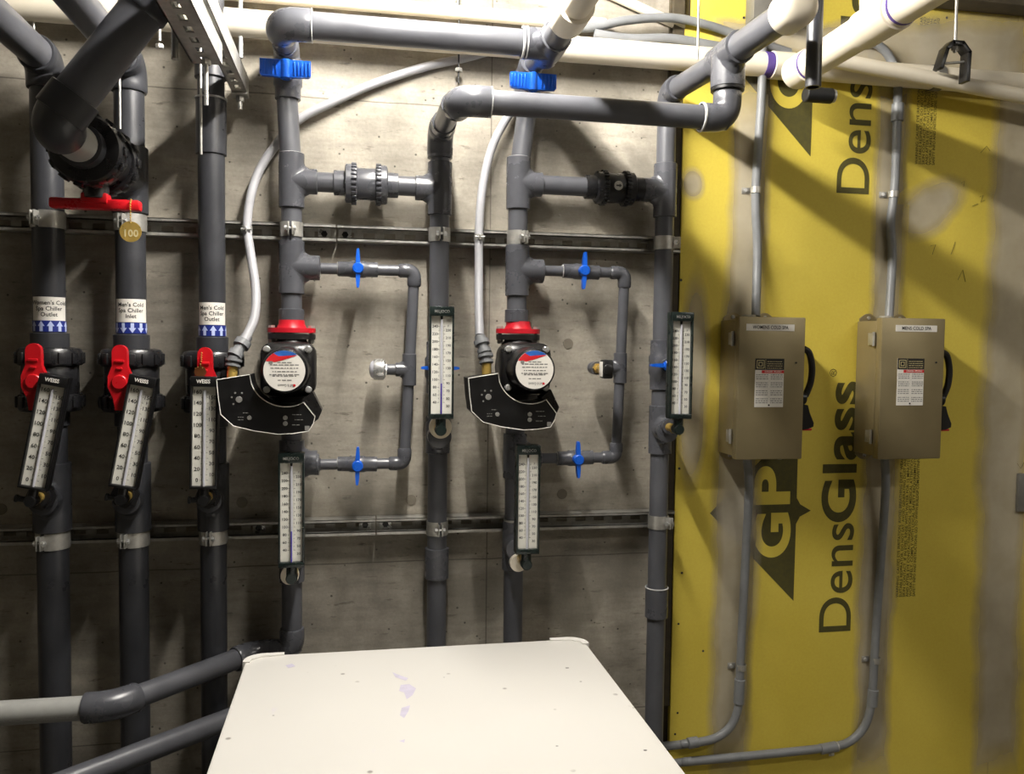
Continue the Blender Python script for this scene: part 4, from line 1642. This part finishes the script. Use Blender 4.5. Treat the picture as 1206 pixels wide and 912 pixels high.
# ------------------------------------------------------------------ switch boxes
def switch_box(label, x0, x1, z0, z1, words, tx):
    t = thing('disconnect_switch', label, 'switch box', (x0, -bd, z0), 'disconnect switch boxes')
    dB, dF = bd + .006, .153
    MB().span((x0, -dF + .028, z0 + .004), (x1, -dB, z1 - .006), .003).obj('enclosure', 'stainless', t)
    dr = MB().span((x0 - .003, -dF, z0 - .002), (x1 + .003, -dF + .026, z1 + .001), .0035).obj('door', 'stainless', t)
    # feet with keyholes
    for xc in (x0 + .035, x1 - .05):
        for zc, sg in ((z1 - .008, 1), (z0 + .006, -1)):
            poly = [(-.026, -.006 * sg)] + [(-.026 + .052 * k / 8, sg * (.010 + .014 * math.sin(PI * k / 8))) for k in range(9)] + [(.026, -.006 * sg)]
            m = MB().prism(poly, (xc, -bd - .0005, zc), X, Z, .004)
            f_ = m.obj('mounting_foot', 'stainless', t)
            MB().cyl((xc, -bd - .003, zc + sg * .012), (xc, -bd - .0075, zc + sg * .012), .0048, 12).obj('screw', 'zinc', f_)
    # hinges on the left edge
    for zc in (z1 - .055, z0 + .055):
        m = MB().cyl((x0 - .006, -dF + .030, zc - .019), (x0 - .006, -dF + .030, zc + .019), .0042, 12, ch=.001)
        m.span((x0 - .006, -dF + .032, zc - .016), (x0 - .0002, -dF + .056, zc + .016), .0008)
        m.obj('hinge', 'galv', t)
    yd = -dF - .0007
    # strip with the name
    zt = z1 - .026
    MB().span((x0 + tx, yd - .0002, zt - .0085), (x0 + tx + .132 * (1 if 'WOM' in words else .92), yd + .0006, zt + .0085)).obj('name_strip', 'white', dr)
    MB().text(words, (x0 + tx + .066 * (1 if 'WOM' in words else .92), yd - .0007, zt), X, Z, .0125, bold=.01, width=.098 if 'WOM' in words else .086).obj('lettering', 'ink', dr, flat=True)
    # warning sheet
    lx, lw = x0 + .043, .079
    if 'WOM' not in words:
        lx, lw = x0 + .045, .078
    zt_ = z1 - .105
    hh = .124
    sh = MB().span((lx, yd - .0002, zt_ - hh), (lx + lw, yd + .0006, zt_)).obj('warning_sheet', 'white', dr)
    m = MB().span((lx, yd - .0006, zt_ - .029), (lx + lw, yd, zt_))
    m.obj('black_header', 'amber', sh)
    m = MB()
    for a in (.0105, .0055):
        for (u0, u1, w0, w1) in ((-a, a, a - .0016, a), (-a, a, -a, -a + .0016), (-a, -a + .0016, -a, a), (a - .0016, a, -a, a)):
            cx, cz = lx + .014, zt_ - .0145
            m.flat([[(cx + u0, cz + w0), (cx + u1, cz + w0), (cx + u1, cz + w1), (cx + u0, cz + w1)]], (0, yd - .0010, 0), X, Z)
    m.flat([[(lx + .0275, zt_ - .028), (lx + .0282, zt_ - .028), (lx + .0282, zt_ - .001), (lx + .0275, zt_ - .001)]], (0, yd - .0010, 0), X, Z)
    for k in range(4):
        dashes(m, (lx + .032, yd - .0010, zt_ - .0085 - k * .0055), X, Z, .042, .0014, k)
    m.obj('square_emblem', 'cream_line', sh, flat=True)
    MB().span((lx + .018, yd - .0006, zt_ - .0375), (lx + lw, yd, zt_ - .030)).obj('danger_bar', 'label_red', sh)
    m = MB().text('DANGER  PELIGRO', (lx + .049, yd - .0010, zt_ - .0338), X, Z, .0062, bold=.012, width=.046)
    m.obj('danger_lettering', 'white', sh, flat=True)
    m = MB()
    for k in range(15):
        for sx in (.003, .043):
            if k % 4 != 3:
                dashes(m, (lx + sx, yd - .0006, zt_ - .0425 - k * .0051), X, Z, .033, .0019, k + int(sx * 1000))
    m.obj('fine_print', 'grey_ink', sh, flat=True)
    MB().cyl((lx + lw / 2, yd, zt_ - hh + .005), (lx + lw / 2, yd - .0015, zt_ - hh + .005), .0022, 8).obj('rivet', 'ink', sh)
    MB().cyl((x1 - .022, yd, zt_ - .010), (x1 - .022, yd - .002, zt_ - .010), .0024, 8).obj('lock_stud', 'ink', dr)
    # black lever on the right flank
    xs, yl = x1 + .004, -dF + .020
    m = MB().cyl((xs - .004, yl, z0 + .155), (xs + .012, yl, z0 + .155), .017, 24, ch=.002)
    m.obj('lever_base', 'black', t)
    arc_pts = [V((xs + .006, yl, z0 + .283)), V((xs + .022, yl, z0 + .272)), V((xs + .031, yl, z0 + .235)), V((xs + .028, yl, z0 + .195)), V((xs + .014, yl, z0 + .160))]
    MB().tube(spline(arc_pts, 6), .0085, 12).obj('lever_guard', 'black', t)
    poly = [(0, .145), (.016, .142), (.022, .122), (.034, .096), (.033, .086), (.018, .080), (0, .078)]
    m = MB().prism(poly, (xs, yl + .012, z0 - .005), X, Z, .024)
    lv_ = m.obj('lever', 'black', t)
    MB().box((xs + .018, yl, z0 + .0735), (.026, .02, .006), .002).obj('red_tip', 'red', lv_)
    # hub nuts where the conduits enter
    for zc, a in ((z1 - .004, 1), (z0 + .002, -1)):
        MB().cyl((x0 + .055, -.085, zc), (x0 + .055, -.085, zc + a * .012), .019, 8, ch=.001).obj('conduit_hub', 'galv', t)
    MB().cyl((x1 - .032, -.10, z0 + .004), (x1 - .032, -.10, z0 - .009), .007, 10).obj('drain_plug', 'galv', t)
    return t


switch_box('stainless switch box with lever, strip reading WOMENS COLD SPA, on the yellow board', .953, 1.130, 1.218, 1.580, 'WOMENS COLD SPA', .016)
switch_box('stainless switch box with lever, strip reading MENS COLD SPA, on the yellow board', 1.353, 1.533, 1.214, 1.584, 'MENS COLD SPA', .036)
# cover plate cut by the frame at the right
cpx = at(1196, 580, bd)
t = thing('cover_plate', 'grey metal cover plate on the yellow board beside the wide joint stripe', 'cover plate', (cpx.x, -bd, cpx.z - .055))
MB().span((cpx.x, -bd - .012, cpx.z - .056), (cpx.x + .115, -bd, cpx.z + .056), .003).obj('plate', 'plate', t)
for sg in (-1, 1):
    MB().cyl((cpx.x + .0575, -bd - .011, cpx.z + sg * .04), (cpx.x + .0575, -bd - .0135, cpx.z + sg * .04), .004, 10).obj('screw', 'zinc', t)

# ------------------------------------------------------------------ white pipes overhead
DA, RA = .058, .0315
ZA = zz(29, at(300, 30, .058).x, .058) + .001
xb_ = at(940, 82, .12).x
wa = thing('white_pipe', 'long white pipe running level along the wall behind the grey headers', 'pipe', (-.4, -DA, ZA), 'white pipes')
pipe(wa, V((-2.3, -DA, ZA)), V((.965, -DA, ZA)), RA, 'white_pvc')
xr = xx(909, DA + RA, ZA)
MB().lathe(V((xr - .010, -DA, ZA)), X, [(0, RA - .002), (.001, RA + .0008), (.022, RA + .0008), (.023, RA - .002)], 28).obj('primer_ring', 'primer', wa)
pipe(wa, V((.96, -DA, ZA)), V((3.2, -DA, ZA)), RA * .98, 'white_pvc')
coupling(wa, V((xr + .013, -DA, ZA)), V((xr + .075, -DA, ZA)), RA * 1.12, 'white_pvc')
wb = thing('white_pipe', 'white pipe with purple primer rings coming forward over the yellow board', 'pipe', (1.09, -.2, 2.2), 'white pipes')
pb0, pb1 = V((1.098, -.15, 2.202)), V((1.098, -1.9, 2.215))
dgb = (pb1 - pb0).normalized()
hub(MB(), pb0 - dgb * .02, pb0 + dgb * .045, .041).obj('coupling', 'white_pvc', wb)
pipe(wb, pb0, pb1, .0375, 'white_pvc')
for s0 in (.047, .40):
    MB().lathe(pb0 + dgb * s0, dgb, [(0, .036), (.001, .0386), (.007, .0386), (.008, .036)], 28).obj('primer_ring', 'primer', wb)
cw = pb0 + dgb * .33
m = hub(MB(), cw - dgb * .06, cw + dgb * .06, .0425)
br = (Z * .92 - X * .18 - Y * .25).normalized()
hub(m, cw, cw + br * .085, .0425)
m.obj('tee', 'white_pvc', wb)
pipe(wb, cw + br * .06, cw + br * .6, .0375, 'white_pvc')
MB().lathe(cw + br * .086, br, [(0, .036), (.001, .0386), (.007, .0386), (.008, .036)], 28).obj('primer_ring', 'primer', wb)
wc = thing('white_pipe', 'slim white pipe high on the wall above the thick white one', 'pipe', (-.4, -.03, 2.34), 'white pipes')
pipe(wc, V((-2.3, -.032, zz(15, .25, .032))), V((.62, -.032, zz(15, .25, .032))), .0165, 'white_pvc')
wdn = thing('white_pipe', 'slanting pale pipe crossing behind the bent grey conduits', 'pipe', at(722, -5, .02), 'white pipes')
pipe(wdn, at(690, -20, .016), at(870, 62, .016), .0125, 'white_pvc')
we = thing('white_pipe', 'pale pipe sloping down behind the hanger above the yellow board', 'pipe', at(1000, 72, .118), 'white pipes')
pipe(we, at(972, 69, .118), at(1560, 181, .118), .0195, 'white_pvc')
w_ = at(1124, 112, .135)
MB().lathe(V((w_.x, -DA, ZA)) - X * .014, X, [(0, RA - .002), (.001, RA + .0022), (.027, RA + .0022), (.028, RA - .002)], 28).obj('hanger_band', 'plate', wa)

# bent grey conduits between the header ends
c1, q = conduit('bent_conduit', 'grey conduit bowing above the thick white pipe', [(640, 30, .04), (690, 33, .045), (738, 24, .05), (790, 21, .05), (835, 30, .05), (880, 46, .05), (930, 62, .045)], .0112, 'conduit', 'bent conduits overhead')
c2, q = conduit('bent_conduit', 'grey conduit lying low against the thick white pipe', [(700, 40, .05), (740, 46, .055), (790, 46, .055), (840, 54, .055), (900, 66, .05)], .0125, 'conduit', 'bent conduits overhead')


def rod(label, px, py0, py1, d, r=.004, z1=None, mat='galv', nuts=()):
    a = at(px, py1, d)
    z_ = z1 or zz(py0, a.x, d)
    o = thing('threaded_rod', label, 'rod', a, 'hanging threaded rods')
    m = MB()
    L = z_ - a.z
    n = min(60, int(L / .0035))
    prof = [(0, 0), (0, r)]
    if r > .0045:
        for k in range(1, n):
            prof.append((k * .0035, r if k % 2 else r * .86))
    prof += [(L, r), (L, 0)]
    m.lathe(a, Z, prof, 12)
    m.obj('rod', mat, o)
    for zq in nuts:
        MB().cyl(V((a.x, a.y, zq)), V((a.x, a.y, zq + .009)), .0095, 6, ch=.001).obj('nut', 'galv', o)
    return o


rod('thin threaded rod passing down behind the bent conduits to the white pipe', 821.5, 0, 70, .13, .0032, 3.0)
rod('thin threaded rod with a clip hanging between the two wing handled valves', 540, 0, 98, .03, .0022, 3.0, 'black_iron', (zz(85, .25, .03),))
rod('long thin rod standing behind the women\'s chiller outlet pipe', 42.5, 0, 215, .05, .0034, 3.0)
rod('stout threaded rod end hanging beside the wide slotted channel', 206, 0, 70, .52, .0062, 3.0)
rod('bright threaded rod hanging through the wide slotted channel', 243, 0, 124, .48, .0040, 3.0, 'zinc', (at(262, 77, .45).z - .011,))
rod('slim bare rod standing behind the narrow slotted channel', 283.5, 0, 68, .06, .0055, 3.0, 'cement')
rod('short thin rod over the slanted pipe with a nut at its foot', 188, 0, 48, .09, .004, 3.0, 'galv', (zz(57, at(188, 48, .09).x, .09),))
rod('thin rod standing before the men\'s chiller inlet pipe', 141.5, 0, 152, .14, .0026, 3.0)
rod('thin rod standing before the men\'s chiller outlet pipe', 237, 0, 182, .13, .0030, 3.0)

# slotted channels coming forward at the upper left
eR, eL = at(262, 77, .45), at(226, 70, .45)
zc_ = eR.z
channel(((eR.x + eL.x) / 2, -.45, zc_), ((eR.x + eL.x) / 2, -2.0, zc_), Z, X, 'wide slotted steel channel coming forward under the ceiling', h=eR.x - eL.x, dp=.041)
nR, nL = at(291, 114, .05), at(277.5, 114, .05)
ch2 = channel(((nR.x + nL.x) / 2, -.05, nR.z), ((nR.x + nL.x) / 2 + .004, -2.0, nR.z), Z, X, 'narrow slotted steel channel coming forward beside the wide one', h=.034, dp=.041)
pz = V(((nR.x + nL.x) / 2, -.072, nR.z))
MB().box(pz - Z * .0035, (.036, .036, .006), .001).obj('square_washer', 'galv', ch2)
m = MB().cyl(pz - Z * .007, pz - Z * .018, .010, 6)
m.cyl(pz - Z * .007, pz - Z * .036, .0055, 12)
m.obj('bolt', 'galv', ch2)

# clevis hanger on its rod at the far right
DHG = .16
hx = at(1122, 70, DHG)
t = thing('pipe_hanger', 'black clevis hanger on a rod above the white pipes over the yellow board', 'hanger', (hx.x, -DHG, hx.z))
m = MB()
xa = [xx(p, DHG, 2.28) for p in (1106, 1112, 1119, 1130, 1138, 1137)]
zr_ = [zz(p, hx.x, DHG) for p in (82, 60, 52, 52, 62, 95)]
pts = [V((a, -DHG, b)) for a, b in zip(xa, zr_)]
for a, b in zip(pts, pts[1:]):
    dv = (b - a).normalized()
    nn = Y.cross(dv).normalized()
    m.box((a + b) / 2, (.011, .030, (b - a).length + .006), .001, Matrix((nn, Y, dv)).transposed())
m.obj('yoke', 'black_iron', t)
MB().cyl(pts[0] + Z * .012 + X * .004, pts[-1] + Z * .05 - X * .004, .0035, 10).obj('cross_bolt', 'galv', t)
xm_ = (pts[2].x + pts[3].x) / 2
MB().cyl(V((xm_, -DHG, pts[2].z - .022)), V((xm_, -DHG, 3.0)), .0044, 10).obj('rod', 'galv', t)
MB().cyl(V((xm_, -DHG, pts[2].z - .016)), V((xm_, -DHG, pts[2].z - .006)), .009, 6).obj('nut', 'galv', t)

# short open pipe end hanging before the white pipe, and the black hose stub behind it
e0 = at(957.5, 103, .52)
t = thing('drop_pipe', 'short open ended dark pipe hanging down beside the white end cap', 'pipe', e0)
MB().lathe(e0, Z, [(.02, 0), (.02, .0118), (0, .0118), (0, .0160), (3.0 - e0.z, .0160), (3.0 - e0.z, 0)], 24).obj('pipe', 'pvc_shaded', t)
e0 = at(948, 111, .20)
t = thing('hose_stub', 'short black rubber stub lying level under the white pipes', 'hose', e0)
MB().cyl(e0, e0 + X * .072, .0185, 24, ch=.002).obj('hose', 'rubber', t)
MB().cyl(e0 + X * .07, e0 + X * .078, .0165, 24).obj('ring', 'galv', t)
MB().cyl(e0 + X * .03 + Y * .005, V((e0.x + .03, e0.y + .005, 2.215)), .005, 10).obj('support', 'black_iron', t)
# steel junction box high on the board
j0, j1 = at(878, 6, bd), at(902, 32, bd)
t = thing('junction_box', 'grey steel junction box high on the yellow board behind the capped pipe', 'junction box', (j0.x, -bd, j1.z))
MB().span((j0.x, -bd - .05, j1.z), (j0.x + .10, -bd, j1.z + .10), .003).obj('box', 'plate', t)
MB().span((j0.x - .002, -bd - .054, j1.z - .002), (j0.x + .102, -bd - .05, j1.z + .102), .001).obj('cover', 'plate', t)
# pale wooden cleat at the top right corner
MB_ = MB().span((1.45, -.10, 2.44), (3.3, -bd - .001, 2.56), .003).obj('ceiling_cleat', 'dark_wood')
tag(MB_, 'dark timber cleat fixed along the top of the yellow board', 'timber')

# ------------------------------------------------------------------ white cabinet in the foreground
XL, XR, DB, DFc, ZT = -.222, .4985, .35, 1.02, .848
t = thing('white_cabinet', 'white enamelled cabinet with scuffed flat top standing below the pumps', 'cabinet', ((XL + XR) / 2, -(DB + DFc) / 2, 0))
MB().span((XL + .008, -DFc + .008, .03), (XR - .008, -DB - .008, ZT - .028), .006).obj('body', 'enamel', t)


def rounded(x0, x1, y0, y1, rad, n=8):
    out = []
    for cx, cy, a0 in ((x1 - rad, y1 - rad, 0), (x0 + rad, y1 - rad, PI / 2), (x0 + rad, y0 + rad, PI), (x1 - rad, y0 + rad, 3 * PI / 2)):
        for k in range(n + 1):
            a = a0 + PI / 2 * k / n
            out.append((cx + rad * math.cos(a), cy + rad * math.sin(a)))
    return out


def bevel_plate(poly_fn, z0, z1, bev):
    loops = [(0, z0), (0, z1 - bev), (bev * .3, z1 - bev * .3), (bev, z1)]
    vs, n = [], None
    for ins, z_ in loops:
        p = poly_fn(ins)
        n = len(p)
        vs += [V((a, b, z_)) for a, b in p]
    fs = [(i * n + k, i * n + (k + 1) % n, (i + 1) * n + (k + 1) % n, (i + 1) * n + k) for i in range(len(loops) - 1) for k in range(n)]
    fs += [tuple(range(n - 1, -1, -1)), tuple((len(loops) - 1) * n + k for k in range(n))]
    return MB().add(vs, fs)


bevel_plate(lambda q: rounded(XL + q, XR - q, -DFc + q, -DB - q, .022), ZT - .03, ZT, .004).obj('top_panel', 'lid', t)
# plastic corner caps lapping over the top
for sx, cx in ((1, XL), (-1, XR)):
    for sy, cy in ((-1, -DB), (1, -DFc)):
        r0 = .034
        outer, inner = [], []
        for k in range(9):
            a = PI / 2 * k / 8
            outer.append((cx + sx * (r0 - r0 * math.cos(a)) - sx * .004 * math.cos(a), cy + sy * (r0 - r0 * math.sin(a)) - sy * .004 * math.sin(a)))
        L = .075
        poly = [(cx - sx * .004, cy + sy * .040)] + outer + [(cx + sx * L, cy - sy * .004), (cx + sx * L, cy + sy * .008), (cx + sx * .030, cy + sy * .013), (cx + sx * .012, cy + sy * .026), (cx + sx * .010, cy + sy * .040)]
        if sx * sy > 0:
            poly = poly[::-1]
        m = MB().prism(poly, (0, 0, ZT - .034), X, Y, .037 if True else 0)
        # keep the cap a little above the panel whichever way the polygon runs
        zs = [p.z for p in m.v]
        m.obj('corner_cap', 'enamel', t)
for px, py in ((XL + .04, -DB - .04), (XR - .04, -DB - .04), (XL + .04, -DFc + .04), (XR - .04, -DFc + .04)):
    MB().cyl((px, py, 0), (px, py, .032), .018, 16, ch=.002).obj('foot', 'rubber', t)


def on_top(px, py):
    r = ray(px, py)
    return CAM + r * ((ZT + .0005 - CAM.z) / r.z)


M['smear'] = pm('lilac_paint_smear', (192, 186, 202), .5, var=.1, scale=60)
for poly in ([(462, 792), (472, 796), (481, 799), (478, 802), (466, 798)], [(472, 807), (482, 806), (490, 811), (486, 819), (479, 824), (476, 816), (470, 814)],
             [(473, 834), (483, 831), (481, 838), (476, 846), (471, 843)], [(336, 784), (344, 782), (348, 785), (340, 787)], [(470, 873), (477, 871), (476, 875)]):
    MB().add([on_top(*p) for p in poly], [tuple(range(len(poly)))]).obj('paint_smear', 'smear', t, flat=True)
for px, py, w_ in ((668, 787, 5), (684, 803, 3), (656, 879, 3), (760, 884, 4), (322, 843, 2.5), (523, 798, 2), (746, 834, 2)):
    c_ = on_top(px, py)
    q_ = [(c_ + V((math.cos(a) * w_ * .00085, math.sin(a) * w_ * .0006, 0))) for a in (0, .8, 1.9, 2.6, 3.6, 4.4, 5.4)]
    MB().add(q_, [tuple(range(7))]).obj('chip', 'plate', t, flat=True)
